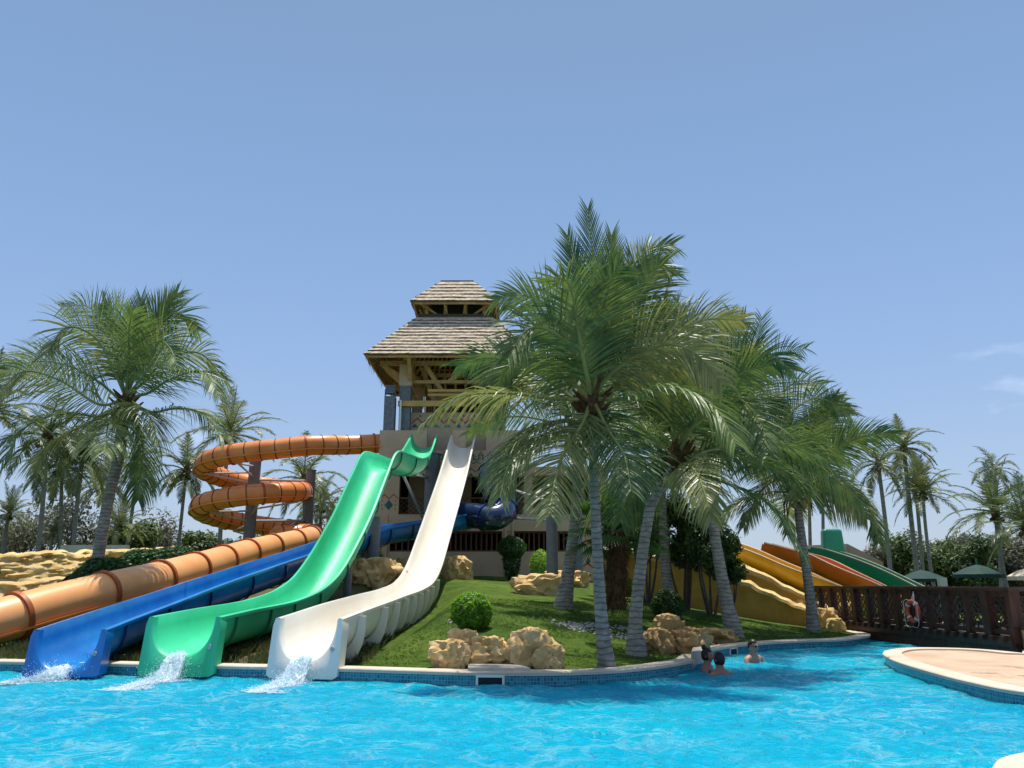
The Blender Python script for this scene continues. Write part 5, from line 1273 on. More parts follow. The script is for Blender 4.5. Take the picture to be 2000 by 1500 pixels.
lf = [(40, 45, 120, 110, 1), (85, 50, 110, 165, 1), (135, 48, 120, 150, 1), (185, 52, 120, 140, 1), (250, 50, 110, 110, 0), (300, 52, 90, 150, 1), (338, 54, 90, 120, 1), (385, 50, 110, 90, 0), (430, 52, 110, 85, 0), (520, 50, 120, 90, 0), (650, 52, 90, 130, 1), (672, 48, 80, 160, 1), (560, 55, 100, 95, 0), (640, 46, 80, 80, 0), (-10, 47, 110, 95, 0), (700, 50, 70, 100, 0)]
for i, (px, Y, w_, h, kd) in enumerate(lf):
    smalltree(px, 1105, Y, w_ * 1.15, h, ('wispy grey half bare tree' if kd else 'dark green bushy tree') + ' in the left background, ' + ['at the far left', 'left of the first thin trunk', 'between the thin palm trunks', 'left of the big palm trunk', 'right of the big palm trunk', 'left of the slim lone palm', 'right of the slim lone palm', 'left of the orange spiral', 'under the left curve of the spiral', 'under the middle of the spiral', 'left of the green slide', 'touching the green slide edge', 'behind the steel column of the spiral', 'right of the spiral', 'at the left border', 'between green slide and tower'][i],
              60 + i, M_wisp if kd else M_tree, n=1500 if kd else 3600, size=.13 if kd else .15, nst=3, clump=12, crownfrac=.8, group='trees in the left background', sparse=1.25 if kd else 1.0, bare=7 if kd else 0)
# ================================================================== ROCKS
import bmesh
ICO = {}
def ico(sub):
    if sub not in ICO:
        bm = bmesh.new(); bmesh.ops.create_icosphere(bm, subdivisions=sub, radius=1.0); bm.verts.ensure_lookup_table()
        ICO[sub] = ([v.co.copy() for v in bm.verts], [tuple(v.index for v in f.verts) for f in bm.faces]); bm.free()
    return ICO[sub]
def rock(c, r3, label, mt, seed, rot=0.0, group=None, sub=4, rough=.46, lumps=None, name='rock', cat='rock'):
    V, F = ico(sub); m = MB(); R = Matrix.Rotation(rot, 3, 'Z')
    for li, (off, rr) in enumerate(lumps or [((0, 0, 0), 1.0)]):
        vs = []
        for v in V:
            q = v * 1.3 + Vector((seed * 3.1, seed * 1.7, li * 5.3)); n1 = noise.noise(q); n2 = noise.noise(q * 2.3); n3 = noise.noise(q * 6)
            rd = 1 - abs(noise.noise(q * 1.6 + Vector((7, 7, 7)))) * .9
            k = 1 + rough * (n1 * 1.0 + n2 * .5) + rough * .75 * (rd - .8) - .16 * max(0, .25 - abs(noise.noise(Vector((q.x * 3.2, q.y * 3.2, q.z * 1.1))))) / .25 + .07 * n3 + .04 * noise.noise(q * 14)
            p = Vector((v.x * r3[0], v.y * r3[1], v.z * r3[2])) * k * rr
            # broken facets: flatten the upper part a little
            if p.z > r3[2] * rr * .72: p.z = r3[2] * rr * .72 + (p.z - r3[2] * rr * .72) * .35
            vs.append(Vector(c) + R @ (p + Vector(off)))
        m.add(vs, F)
    o = m.build(name, mt); smooth_angle(o, 32); recentre(o); return tag(o, label, cat, group)
def rockpx(px, pyb, Y, wpx, hpx, label, mt, seed, depth=.8, **kw):
    Y = hit(px, pyb - 3, Y, 9); b = P(px, pyb, Y); gz = ground_z(b.x, b.y); k = Y / 1500 / 1.02; w_, h = wpx * k / 2, hpx * k
    return rock((b.x, b.y, gz + h * .32), (w_, w_ * depth, h * .78), label, mt, seed, **kw)
g = 'rocks at the pool edge'
rockpx(878, 1308, 13.6, 74, 52, 'lit end boulder of the pool edge rock group nearest the cream slide', M_rock, 1, group=g)
rockpx(903, 1296, 14.1, 62, 58, 'knobbly boulder behind the left end of the pool edge group', M_rock, 2, group=g)
rockpx(953, 1298, 14.2, 92, 48, 'broad boulder behind the pale stone slab', M_rock, 3, group=g)
rockpx(1000, 1298, 14.3, 70, 36, 'low boulder right of the middle of the stone slab', M_rock, 4, group=g)
rockpx(1043, 1300, 14.0, 92, 64, 'largest smooth boulder at the right of the pool edge group', M_rock, 5, group=g)
rockpx(1072, 1308, 13.5, 60, 44, 'boulder at the right end of the pool edge group', M_rock, 6, group=g)
g = 'brown rocks between the two leaning palms'
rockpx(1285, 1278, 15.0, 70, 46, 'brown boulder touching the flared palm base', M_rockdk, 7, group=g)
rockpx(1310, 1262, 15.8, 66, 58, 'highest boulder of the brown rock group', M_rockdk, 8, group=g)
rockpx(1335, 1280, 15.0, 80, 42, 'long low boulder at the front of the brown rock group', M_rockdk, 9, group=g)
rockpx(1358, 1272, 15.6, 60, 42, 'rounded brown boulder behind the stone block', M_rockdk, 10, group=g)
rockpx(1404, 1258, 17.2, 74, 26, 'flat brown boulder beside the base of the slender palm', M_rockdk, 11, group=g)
g = 'rocks around the tower base'
rockpx(1060, 1164, 23.5, 120, 40, 'wide ribbed rock on the lawn behind the curved palm', M_rock, 12, depth=.45, group=g, rough=.42)
rockpx(1118, 1122, 30, 60, 30, 'pale rock against the tower wall behind the palm trunks', M_rock, 13, group=g)
rockpx(1085, 1116, 30.5, 50, 26, 'low pale rock left of the grey column base', M_rock, 14, group=g)
rockpx(893, 1113, 29, 56, 44, 'pointed rock right of the cream slide by the tower wall', M_rock, 15, group=g, rough=.45)
rockpx(733, 1148, 23.8, 96, 54, 'large rounded rock between the green and cream slides', M_rock, 16, group=g)
rockpx(690, 1140, 24.5, 60, 46, 'shaded rock under the green slide', M_rock, 17, group=g)
rockpx(790, 1108, 28.5, 50, 40, 'small rock behind the cream slide bend', M_rock, 18, group=g)
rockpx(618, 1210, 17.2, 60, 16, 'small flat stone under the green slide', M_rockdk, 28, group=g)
g = 'golden rocks by the bridge'
rockpx(1562, 1218, 20.6, 60, 48, 'tall golden rock left of the palm by the bridge', M_yrock, 19, group=g)
rockpx(1610, 1232, 20.8, 62, 42, 'golden rock right of the palm by the bridge', M_yrock, 20, group=g)
rockpx(1655, 1232, 20.3, 40, 50, 'knob of golden rock at the bridge end', M_yrock, 21, group=g)
rockpx(1632, 1236, 20.2, 36, 26, 'small golden rock at the coping tip', M_yrock, 22, group=g)
rockpx(1590, 1225, 21.4, 70, 46, 'golden rock directly behind the palm by the bridge', M_yrock, 23, group=g)
rockpx(308, 1082, 29, 80, 50, 'pale rock showing above the long hedge', M_yrock, 24, group='rocks of the left garden')
# small stone left of the bush
rockpx(880, 1222, 16.6, 12, 8, 'tiny grey stone left of the round shrub', M_concrete, 31, sub=3)
# long artificial rock wall on the left, one moulded wall with two bands
def rockwall(path, h, thick, label, mts, seed, amp=.22, name='rock_wall', gz0=None, n_up=16, cat='rock wall', capamp=.12, band=.5, cap_mat_h=None, step=.12, hf=None, batter=0.0):
    pp_ = resample(crom(path, 8), step); fr = frames(pp_); m = MB(); rings = []; nz_ = n_up
    for i, (p, T, Sd, Nn) in enumerate(fr):
        Sd = Vector((Sd.x, Sd.y, 0)).normalized(); gz = ground_z(p.x, p.y) - .1 if gz0 is None else gz0
        top = (p.z if hf else gz + .1 + h) + capamp * noise.noise(Vector((i * step * 1.3, seed, 0))) + capamp * .6 * noise.noise(Vector((i * step * 3.5, seed, 4)))
        ring = []
        for k in range(nz_ + 1):
            u = k / nz_; z = gz + (top - gz) * u; q = Vector((i * step * .9, z * 2.2, seed)); e = amp * noise.noise(q) + amp * .8 * (.4 - abs(noise.noise(q * 2.1))) + amp * .45 * noise.noise(q * 5) + amp * .25 * noise.noise(q * 11)
            bulge = thick * .5 * (1 + .25 * math.exp(-((u - .93) / .07) ** 2))
            ring.append(Vector((p.x, p.y, z)) + Sd * (bulge + e + (1 - u) * batter))
        for k in range(4):
            a = (k + 1) / 5; ring.append(Vector((p.x, p.y, top + .05 * math.sin(a * 3.14) + capamp * .5 * noise.noise(Vector((i * step * 3, k, seed))))) + Sd * thick * (.5 - a))
        ring.append(Vector((p.x, p.y, top)) - Sd * thick * .5); ring.append(Vector((p.x, p.y, gz)) - Sd * thick * .5)
        rings.append(ring)
    K = len(rings[0]); m.loft(rings, cap=True)
    if isinstance(mts, (list, tuple)):
        nf = (len(rings) - 1) * K; m.mi = [0] * len(m.mi)
        for f in range(nf):
            k = f % K
            if nz_ - 1 <= k <= nz_ + 4: m.mi[f] = 1
    o = m.build(name, mts); smooth_angle(o, 40); recentre(o); return tag(o, label, cat)
rockwall([P(-190, 1140, 22.5), P(-60, 1138, 23.5), P(60, 1136, 24.2), P(200, 1134, 25.6), P(330, 1128, 27.5)], 1.02, .8, 'long golden moulded rock wall across the left garden', M_yrock, 3, .30, n_up=26, step=.09, batter=.75)
rockwall([P(-190, 1146, 21.0), P(-60, 1143, 21.6), P(50, 1141, 22.2), P(135, 1139, 22.8)], .42, .5, 'low front step of the golden rock wall on the left', M_rock, 8, .22, capamp=.07, step=.09, batter=.4)
# ochre walls stepping down beside the children slides; sunlight painted as paler tops
rockwall([P(1170, 1076, 27.5), P(1236, 1080, 27), P(1300, 1086, 26.3), P(1360, 1094, 25.5), P(1400, 1108, 25), P(1440, 1128, 24.6), P(1490, 1150, 24.2), P(1545, 1176, 23.8), P(1600, 1205, 23.3), P(1640, 1225, 22.9)], 1, .42, 'ochre rendered wall with a bumpy sandy top painted sunlit pale, sloping down to the bridge', [M_ywall, M_yrock], 5, .02, capamp=.11, hf=True, n_up=10, name='ochre_wall', cat='wall')
rockwall([P(1395, 1088, 27.2), P(1430, 1096, 27), P(1480, 1117, 26.4), P(1530, 1142, 26), P(1580, 1166, 25.6), P(1625, 1192, 25.2)], 1, .4, 'second ochre wall with a sandy top painted sunlit pale, nearer the yellow slide', [M_ywall, M_yrock], 9, .02, capamp=.09, hf=True, n_up=10, name='ochre_wall', cat='wall')
# ---- children slides
def kidslide(tops, wd, dp, mt, label, offs, root=None, hood=None):
    """lanes side by side: tops = spine of the first lane; offs = sideways offsets of further lanes"""
    sp = resample(crom([P(*t) for t in tops], 8), .3); root = thing('children_slide', (sp[-1].x, sp[-1].y, 0.1), label, 'water slide', 'children water slides')
    for o_ in offs:
        pth = [p + Vector((.25, 1, 0)).normalized() * o_ for p in sp]
        c = channel(pth, wd, dp, mt, 'lane', root, lip=.05); smooth_angle(c, 45)
        for sg in (-1, 1):
            mm = MB(); rings = []
            for (p, T, Sd, Nn) in frames(pth):
                q = p + Sd * sg * (wd + .03) + Nn * .02; rings.append([q - Sd * .04, q + Sd * .04, q + Sd * .04 + Nn * .03, q - Sd * .04 + Nn * .03])
            mm.loft(rings); mm.build('rim', M_rimlt, root)
    m = MB(); rng = random.Random(3)
    for i in range(3, len(sp) - 2, 6):
        for o_ in (offs[0] - .3, offs[-1] + .3):
            p = sp[i] + Vector((.25, 1, 0)).normalized() * o_
            if p.z - dp > .2: m.tube([(p.x, p.y, .05), (p.x, p.y, p.z - dp)], .07, 8)
    m.build('support_leg', M_steel, root)
    return root, sp
yel, ysp = kidslide([(1395, 1050, 28.5), (1430, 1062, 28), (1475, 1078, 27.4), (1530, 1102, 26.8), (1590, 1126, 26.2), (1650, 1150, 25.8), (1720, 1182, 25.4)], .5, .55, M_kyel, 'yellow children slide lanes nearest the ochre walls', [0, 1.3])
org, osp = kidslide([(1500, 1062, 30.6), (1560, 1078, 30), (1600, 1089, 29.6), (1650, 1112, 29.0), (1700, 1134, 28.5), (1760, 1162, 28)], .55, .6, M_korg, 'orange children slide lanes in the middle of the fan of slides', [0, 1.35])
grn, gsp = kidslide([(1590, 1070, 33.6), (1625, 1076, 33.2), (1670, 1090, 32.6), (1720, 1110, 32.0), (1775, 1136, 31.4), (1830, 1164, 30.8)], .6, .62, M_kgrn, 'green children slide lane with a squared hood at its top end', [0, 1.45])
hd = MB(); c = P(1627, 1076, 33.8); hd.box((c.x, c.y, c.z + .35), (.95, .5, 1.15), None, .86); hh = hd.build('hood', M_kgrn, grn)
bv = hh.modifiers.new('b', 'BEVEL'); bv.width = .12; bv.segments = 3
# start platform of the children slides, sandy ramp behind
pl = thing('slide_platform', (*P(1500, 1075, 35).to_2d(), .1), 'beige start platform wall behind the tops of the children slides', 'platform')
m = MB(); a = P(1560, 1066, 35.5); b = P(1655, 1062, 36.2); d_ = P(1725, 1098, 34.5)
for p, q in ((a, b), (b, d_)):
    n_ = Vector((0, .35, 0)); m.add([Vector((p.x, p.y, .1)), Vector((q.x, q.y, .1)), q, p, Vector((p.x, p.y + .35, .1)), Vector((q.x, q.y + .35, .1)), q + n_, p + n_], [(0, 1, 2, 3), (7, 6, 5, 4), (3, 2, 6, 7), (0, 3, 7, 4), (1, 5, 6, 2)])
m.build('wall', M_plaster, pl)
# turquoise splash apron seen through the bridge
# ================================================================== BRIDGE
bA = Vector((9.22, 24.6, 0)); bB = Vector((10.05, 16.1, 0)); bC = Vector((11.6, 12.9, 0))
bridge = thing('footbridge', ((bA + bB) / 2)[:], 'dark brown timber footbridge with lattice railings over the pool channel', 'bridge')
bd = (bB - bA).normalized(); bn = Vector((-bd.y, bd.x, 0))           # bn points right/back of the near railing
if bn.x < 0: bn = -bn
def along(a, b, s): return a.lerp(b, s)
for side, off in (('near', 0.0), ('far', 1.9)):
    o3 = bn * off; L = (bB - bA).length; ext = 1.0
    a = bA + o3; b = bB + o3
    rail = MB(); rail.beam(a + Vector((0, 0, 1.33)) - bd * .15, b + Vector((0, 0, 1.33)) + bd * .1, .15, .07); rail.beam(a + Vector((0, 0, 1.24)), b + Vector((0, 0, 1.24)), .07, .10)
    rail.beam(a + Vector((0, 0, .50)), b + Vector((0, 0, .50)), .08, .10); rail.build('handrail', M_bridge, bridge)
    npost = 13
    for k in range(npost + 1):
        p = a.lerp(b, k / npost); q = MB(); big = k % 2 == 0
        wdt = .20 if big else .13
        q.box((p.x, p.y, .80), (wdt, wdt, 1.02), Matrix.Rotation(math.atan2(bd.y, bd.x), 3, 'Z')); q.build('post', M_bridge, bridge)
    for k in range(npost):
        p = a.lerp(b, (k + .16) / npost); q = a.lerp(b, (k + .84) / npost); W_ = (q - p).length; m = MB(); z0, z1 = .56, 1.19; st_p = .19 if side == 'near' else .3
        nst = int((W_ + (z1 - z0)) / st_p) + 1
        for j in range(nst):
            for sg in (1, -1):
                x0 = -(z1 - z0) + j * st_p; xa, xb = x0, x0 + (z1 - z0); za, zb = (z0, z1) if sg > 0 else (z1, z0)
                if xa < 0: za += (zb - za) * (-xa) / (xb - xa); xa = 0
                if xb > W_: zb = za + (zb - za) * (W_ - xa) / (xb - xa); xb = W_
                if xb - xa > .03: m.beam(p + bd * xa + Vector((0, 0, za)) + bn * .008 * sg, p + bd * xb + Vector((0, 0, zb)) + bn * .008 * sg, .016, .022)
        m.build('lattice_panel', M_bridge, bridge)
dk = MB()
for k in range(60):
    p = bA.lerp(bB, (k + .5) / 60); c = p + bn * .95; dk.box((c.x, c.y, .40), (.135, 2.1, .05), Matrix.Rotation(math.atan2(bd.y, bd.x), 3, 'Z'))
dk.build('deck_boards', M_bridge, bridge)
fa = MB(); fa.beam(bA + Vector((0, 0, .30)) - bn * .06, bB + Vector((0, 0, .30)) - bn * .06, .09, .16); fa.build('fascia', M_bridge, bridge)
fb = MB(); fb.beam(bA + Vector((0, 0, .06)) + bn * .15, bB + Vector((0, 0, .06)) + bn * .15, .3, .30); fb.build('girder', M_brown, bridge)
for k in range(28):
    fj = MB(); p = bA.lerp(bB, (k + .5) / 28); fj.box((p.x - bn.x * .14, p.y - bn.y * .14, .375), (.10, .12, .09), Matrix.Rotation(math.atan2(bd.y, bd.x), 3, 'Z')); fj.build('joist_end', M_bridge, bridge)
# far continuation of the railing on the bank (right edge)
rl = thing('railing', (bB + (bC - bB) * .5)[:], 'short length of lattice railing at the right end of the footbridge', 'railing')
e0 = bB + bd * .12 + Vector((.12, .25, 0)); e1 = e0 + Vector((2.2, 1.6, 0)); ed = (e1 - e0).normalized(); m = MB(); m.beam(e0 + Vector((0, 0, 1.33)), e1 + Vector((0, 0, 1.33)), .13, .07); m.beam(e0 + Vector((0, 0, .5)), e1 + Vector((0, 0, .5)), .07, .09); m.build('handrail', M_bridge, rl)
m = MB()
for j in range(26):
    for sg in (1, -1):
        x0 = -.65 + j * .13; xa, xb = x0, x0 + .65; za, zb = (.55, 1.2) if sg > 0 else (1.2, .55)
        if xa < 0: za += (zb - za) * (-xa) / (xb - xa); xa = 0
        if xb < 2.7: m.beam(e0 + ed * xa + Vector((0, 0, za)), e0 + ed * xb + Vector((0, 0, zb)), .018, .022)
m.build('lattice_panel', M_bridge, rl)
for k in (0.0, 1.0):
    p = e0.lerp(e1, k); q = MB(); q.box((p.x, p.y, .75), (.2, .2, 1.2)); q.build('post', M_bridge, rl)
# low ramp block with dark cap at the end of the bridge
rb = thing('ramp_block', (*G(1992, 1278, .16).to_2d(), .16), 'beige rendered block with a dark timber cap at the bridge end by the right edge', 'block')
p0 = G(1975, 1276, .16); m = MB(); X0, Y0 = p0.x + .5, p0.y + .05
m.add([(X0, Y0, .15), (X0 + 2.2, Y0 - 1.0, .15), (X0 + 2.2, Y0 - 1.0, .30), (X0 - .03, Y0, .56), (X0 + .3, Y0 + 1.2, .15), (X0 + 2.5, Y0 + .6, .15), (X0 + 2.5, Y0 + .6, .30), (X0 + .27, Y0 + 1.2, .56)],
      [(0, 1, 2, 3), (5, 4, 7, 6), (3, 2, 6, 7), (0, 3, 7, 4), (1, 5, 6, 2)])
m.build('body', M_plaster, rb)
m = MB(); m.add([(X0 - .08, Y0 - .05, .563), (X0 + 2.25, Y0 - 1.06, .303), (X0 + 2.55, Y0 + .64, .303), (X0 + .22, Y0 + 1.26, .563), (X0 - .08, Y0 - .05, .62), (X0 + 2.25, Y0 - 1.06, .36), (X0 + 2.55, Y0 + .64, .36), (X0 + .22, Y0 + 1.26, .62)],
      [(3, 2, 1, 0), (4, 5, 6, 7), (0, 1, 5, 4), (1, 2, 6, 5), (2, 3, 7, 6), (3, 0, 4, 7)])
m.build('cap', M_bridge, rb)
# lifebuoy hanging on the railing
lt_ = 0
for k in range(400):
    s_ = k / 400; p = bA.lerp(bB, s_); q = (p - Vector((0, 0, 0))); 
    d_ = p - cam.location
    # find where the railing passes behind the buoy's place
    if abs(1000 + 1500 * p.x / (p.y * ct + (.9 - CAMH) * st) - 1798) < 6: lt_ = s_; break
bp_ = bA.lerp(bB, lt_) - bn * .14
buoy = thing('lifebuoy', (bp_.x, bp_.y, .72), 'orange ring lifebuoy with white rope hanging on the bridge railing', 'lifebuoy')
Rb = .22; bc = Vector((bp_.x, bp_.y, .80)); path = [bc + bd * math.cos(a) * Rb * .95 + Vector((0, 0, math.sin(a) * Rb)) for a in [k * 2 * math.pi / 36 for k in range(36)]]
m = MB(); m.tube(path, .055, 12, closed=True); o = m.build('ring', M_buoy, buoy); smooth_angle(o, 60)
for k in range(4):
    a = k * math.pi / 2 + .78; m = MB(); pth = [bc + bd * math.cos(a + e) * Rb * .95 + Vector((0, 0, math.sin(a + e) * Rb)) for e in (-.13, -.05, .05, .13)]; m.tube(pth, .061, 12, cap=False); m.build('band', M_rope, buoy)
m = MB(); rp = []
for k in range(49):
    a = k * 2 * math.pi / 48; rr = Rb + .07 + .04 * math.cos(4 * a + 3.14); rp.append(bc - bn * .05 + bd * math.cos(a) * rr + Vector((0, 0, math.sin(a) * rr - (.10 if math.sin(a) < -.5 else 0))))
m.tube(rp, .006, 6); m.tube([bc + Vector((0, 0, Rb)), bc + Vector((0, 0, Rb + .24)) + bn * .08], .010, 6); m.tube([bc + bd * .1 + Vector((0, 0, Rb)), bc + Vector((0, 0, Rb + .24)) + bn * .08], .010, 6)
m.build('rope', M_rope, buoy)

# ================================================================== POOLSIDE DETAILS
def skimmer(px, w_, label, y_line, seed):
    # find the place on the pool wall
    tgt = G(px, y_line, .05).to_2d(); i = min(range(len(PD)), key=lambda k: (PD[k] - tgt).length); a = PD[i - 1]; b = PD[(i + 1) % len(PD)]; T = (b - a).normalized(); n_ = Vector((T.y, -T.x))
    if (n_.dot(-PD[i].normalized())) < 0: n_ = -n_
    c = PD[i]; root = thing('skimmer_inlet', (c.x, c.y, -.1), label, 'skimmer'); T3 = Vector((T.x, T.y, 0)); n3 = Vector((n_.x, n_.y, 0)); R = Matrix((T3, n3, Vector((0, 0, 1)))).transposed(); C = Vector((c.x, c.y, .03)) + n3 * .015
    m = MB(); h = .16
    m.box(C + Vector((0, 0, h / 2 + .015)), (w_ + .07, .03, .035), R); m.box(C + T3 * (w_ / 2 + .018), (.035, .03, h), R); m.box(C - T3 * (w_ / 2 + .018), (.035, .03, h), R); m.box(C - Vector((0, 0, h / 2 + .015)), (w_ + .07, .03, .035), R)
    m.build('frame', M_white, root); m = MB(); m.box(C - n3 * .004, (w_, .02, h - .01), R); m.build('opening', M_blk, root)
skimmer(964, .36, 'white framed skimmer opening in the tiled wall below the stone slab', 1330, 1)
skimmer(1421, .30, 'white framed skimmer opening in the far tiled wall behind the swimmers', 1272, 2)
# stone slab and block
def slab(name, pts, z0, z1, mt, label, cat):
    m = MB(); n = len(pts); m.add([(p.x, p.y, z0) for p in pts] + [(p.x, p.y, z1) for p in pts], [tuple(range(n - 1, -1, -1)), tuple(range(n, 2 * n))] + [(i, (i + 1) % n, n + (i + 1) % n, n + i) for i in range(n)])
    o = m.build(name, mt); recentre(o); return tag(o, label, cat)
slab('stone_slab', [G(914, 1308, .2), G(1036, 1308, .2), G(1012, 1298, .22), G(915, 1297, .22)], .16, .225, M_concrete, 'pale stone slab set between the pool edge boulders', 'slab')
slab('stone_block', [G(1350, 1289, .18), G(1375, 1285, .18), G(1379, 1276, .18), G(1355, 1279, .18)], .10, .31, M_concrete, 'pale square stone block at the corner of the pool wall', 'block')
def wallbox(px0, px1, Y, z0, z1, th, mt, name, label, cat):
    a = P(px0, 1060, Y); b = P(px1, 1060, Y); m = MB(); m.box(((a.x + b.x) / 2, (a.y + b.y) / 2, (z0 + z1) / 2), ((b.x - a.x), th, z1 - z0)); o = m.build(name, mt); recentre(o); return tag(o, label, cat)
wallbox(125, 250, 32.0, 1.6, 2.92, .4, M_concrete, 'garden_wall', 'low grey white wall behind the big palm trunk', 'wall')
# white pebbles round the fan palm
m = MB(); rng = random.Random(9)
for i in range(700):
    a = rng.uniform(0, 6.28); r = rng.gauss(.95, .22); px_, py_ = c0.x + .25 + math.cos(a) * r * 1.35, c0.y - .9 + math.sin(a) * r * .7; s_ = rng.uniform(.02, .05)
    m.add([Vector((px_, py_, ground_z(px_, py_) + .01)) + Vector((q.x * rng.uniform(.7, 1.3), q.y, q.z * .6)) * s_ for q in OCT_V], OCT_F)
tag(m.build('pebbles', M_pebble), 'ring of white pebbles under the fan palm', 'pebbles', kind='stuff')
# rough dry weeds on the slope between the slides, and short blades along the coping
def weeds(region, n, h0, h1, mt, name, label, seed, wd=.006):
    rng = random.Random(seed); m = MB(); x0, x1, y0, y1 = region
    cand = np.random.RandomState(seed).rand(n, 2) * (x1 - x0, y1 - y0) + (x0, y0); inn = inpoly(cand, PA)
    for (x, y), ii in zip(cand.tolist(), inn):
        if ii or noise.noise(Vector((x * 1.2, y * 1.2, seed))) < -.25 or (x > 5.5 and y < 17.7): continue
        if pool_dist(x, y) > .33:
            z = ground_z(x, y); cl = rng.randint(3, 6)
            for _ in range(cl):
                a = rng.uniform(0, 6.28); h = rng.uniform(h0, h1); dx, dy = math.cos(a), math.sin(a); bx_, by_ = x + dx * .02, y + dy * .02; ln = h * rng.uniform(.2, .8)
                m.add([(bx_ - dy * wd, by_ + dx * wd, z), (bx_ + dy * wd, by_ - dx * wd, z), (bx_ + dx * ln * .5 + dy * wd * .7, by_ + dy * ln * .5 - dx * wd * .7, z + h * .7), (bx_ + dx * ln, by_ + dy * ln, z + h), ], [(0, 1, 2, 3)])
    o = m.build(name, mt); tag(o, label, 'grass', kind='stuff')
M_weed = leafmat('weed_leaf', (0.05, 0.08, 0.02), (0.16, 0.15, 0.06), .3, .7, 2)
M_blade = leafmat('grass_blade', (0.045, 0.10, 0.014), (0.12, 0.19, 0.03), .35, .7, 2)
weeds((-10.5, -2.4, 13.4, 18.5), 9000, .04, .20, M_weed, 'dry_weeds', 'rough dry weeds on the slope between the slide ends', 1)
weeds((-3.2, 9.2, 13.0, 22.0), 22000, .012, .032, M_blade, 'grass_blades', 'short mown grass blades on the lawn', 2, .005)
# ================================================================== UMBRELLAS
def umbrella(px, pytop, Y, wpx, label, mt, pole=M_greendk, seed=0):
    c = P(px, pytop, Y); k = Y / 1500 / 1.02; r = wpx * k / 2; gz = ground_z(c.x, c.y); root = thing('parasol', (c.x, c.y, gz), label, 'parasol', 'parasols on the far side'); h = r * .42
    m = MB(); n = 8; top = c; R0 = [Vector((c.x + math.cos(a) * r, c.y + math.sin(a) * r, c.z - h)) for a in [math.pi / 8 + i * math.pi / 4 for i in range(n)]]
    mid = [top.lerp(p, .5) + Vector((0, 0, .05)) for p in R0]
    vs = [top] + mid + R0 + [p - Vector((0, 0, .16)) for p in R0]
    fs = [(0, 1 + i, 1 + (i + 1) % n) for i in range(n)] + [(1 + i, 1 + n + i, 1 + n + (i + 1) % n, 1 + (i + 1) % n) for i in range(n)] + [(1 + n + i, 1 + 2 * n + i, 1 + 2 * n + (i + 1) % n, 1 + n + (i + 1) % n) for i in range(n)]
    m.add(vs, fs); cc = m.build('canopy', mt, root)
    m = MB(); m.tube([(c.x, c.y, gz), c + Vector((0, 0, .25))], .04, 8); m.build('pole', pole, root)
    m = MB()
    for p in R0: m.beam(c + Vector((0, 0, -.05)), p + Vector((0, 0, -.02)), .025)
    m.build('ribs', pole, root)
umbrella(1908, 1102, 34, 90, 'dark green pointed parasol in the middle of the right background', M_umb)
umbrella(1800, 1112, 42, 84, 'dark green parasol partly behind the green children slide', M_umb)
umbrella(2010, 1108, 32, 80, 'beige parasol at the right edge of the photo', M_umb2, M_galv)
# white post (shower) and hedge behind the bridge
sh = thing('shower_post', (*P(1842, 1150, 32).to_2d(), .1), 'white square post standing beyond the bridge left of the green parasol', 'post')
a = P(1842, 1150, 32); m = MB(); bx(m, a.x - .14, a.x + .14, a.y - .12, a.y + .12, .1, P(1842, 1128, 32).z); m.build('post', M_concrete, sh); m = MB(); bx(m, a.x - .1, a.x + .1, a.y - .16, a.y - .10, 1.15, 1.3); m.build('panel', M_galv, sh)
hedge([P(1850, 1140, 36), P(1900, 1140, 36.5), P(1960, 1140, 37), P(2040, 1140, 37)], 1.4, 1.15, 'clipped green hedge beyond the bridge under the parasols', 31, 5000)
shrub(1700, 1140, 50, 70, 34, 'bushy green plants behind the lower green children slide', M_tree, 2200, .14, seed=14)
# far tree belt: one mass
m = MB(); rng = random.Random(77)
for k in range(60):
    px = -300 + k * 44 + rng.uniform(-15, 15); Y = rng.uniform(84, 110); b = P(px, 1130, Y); h = rng.uniform(2.4, 4.2) * (1.35 if px > 1600 or px < 750 else 1)
    leafcloud(m, (b.x, b.y, h * .5), (4.2, 3, h * .62), 380, .32, rng, .3)
tag(m.build('distant_trees', M_tree), 'low belt of distant trees along the horizon', 'trees', kind='stuff')
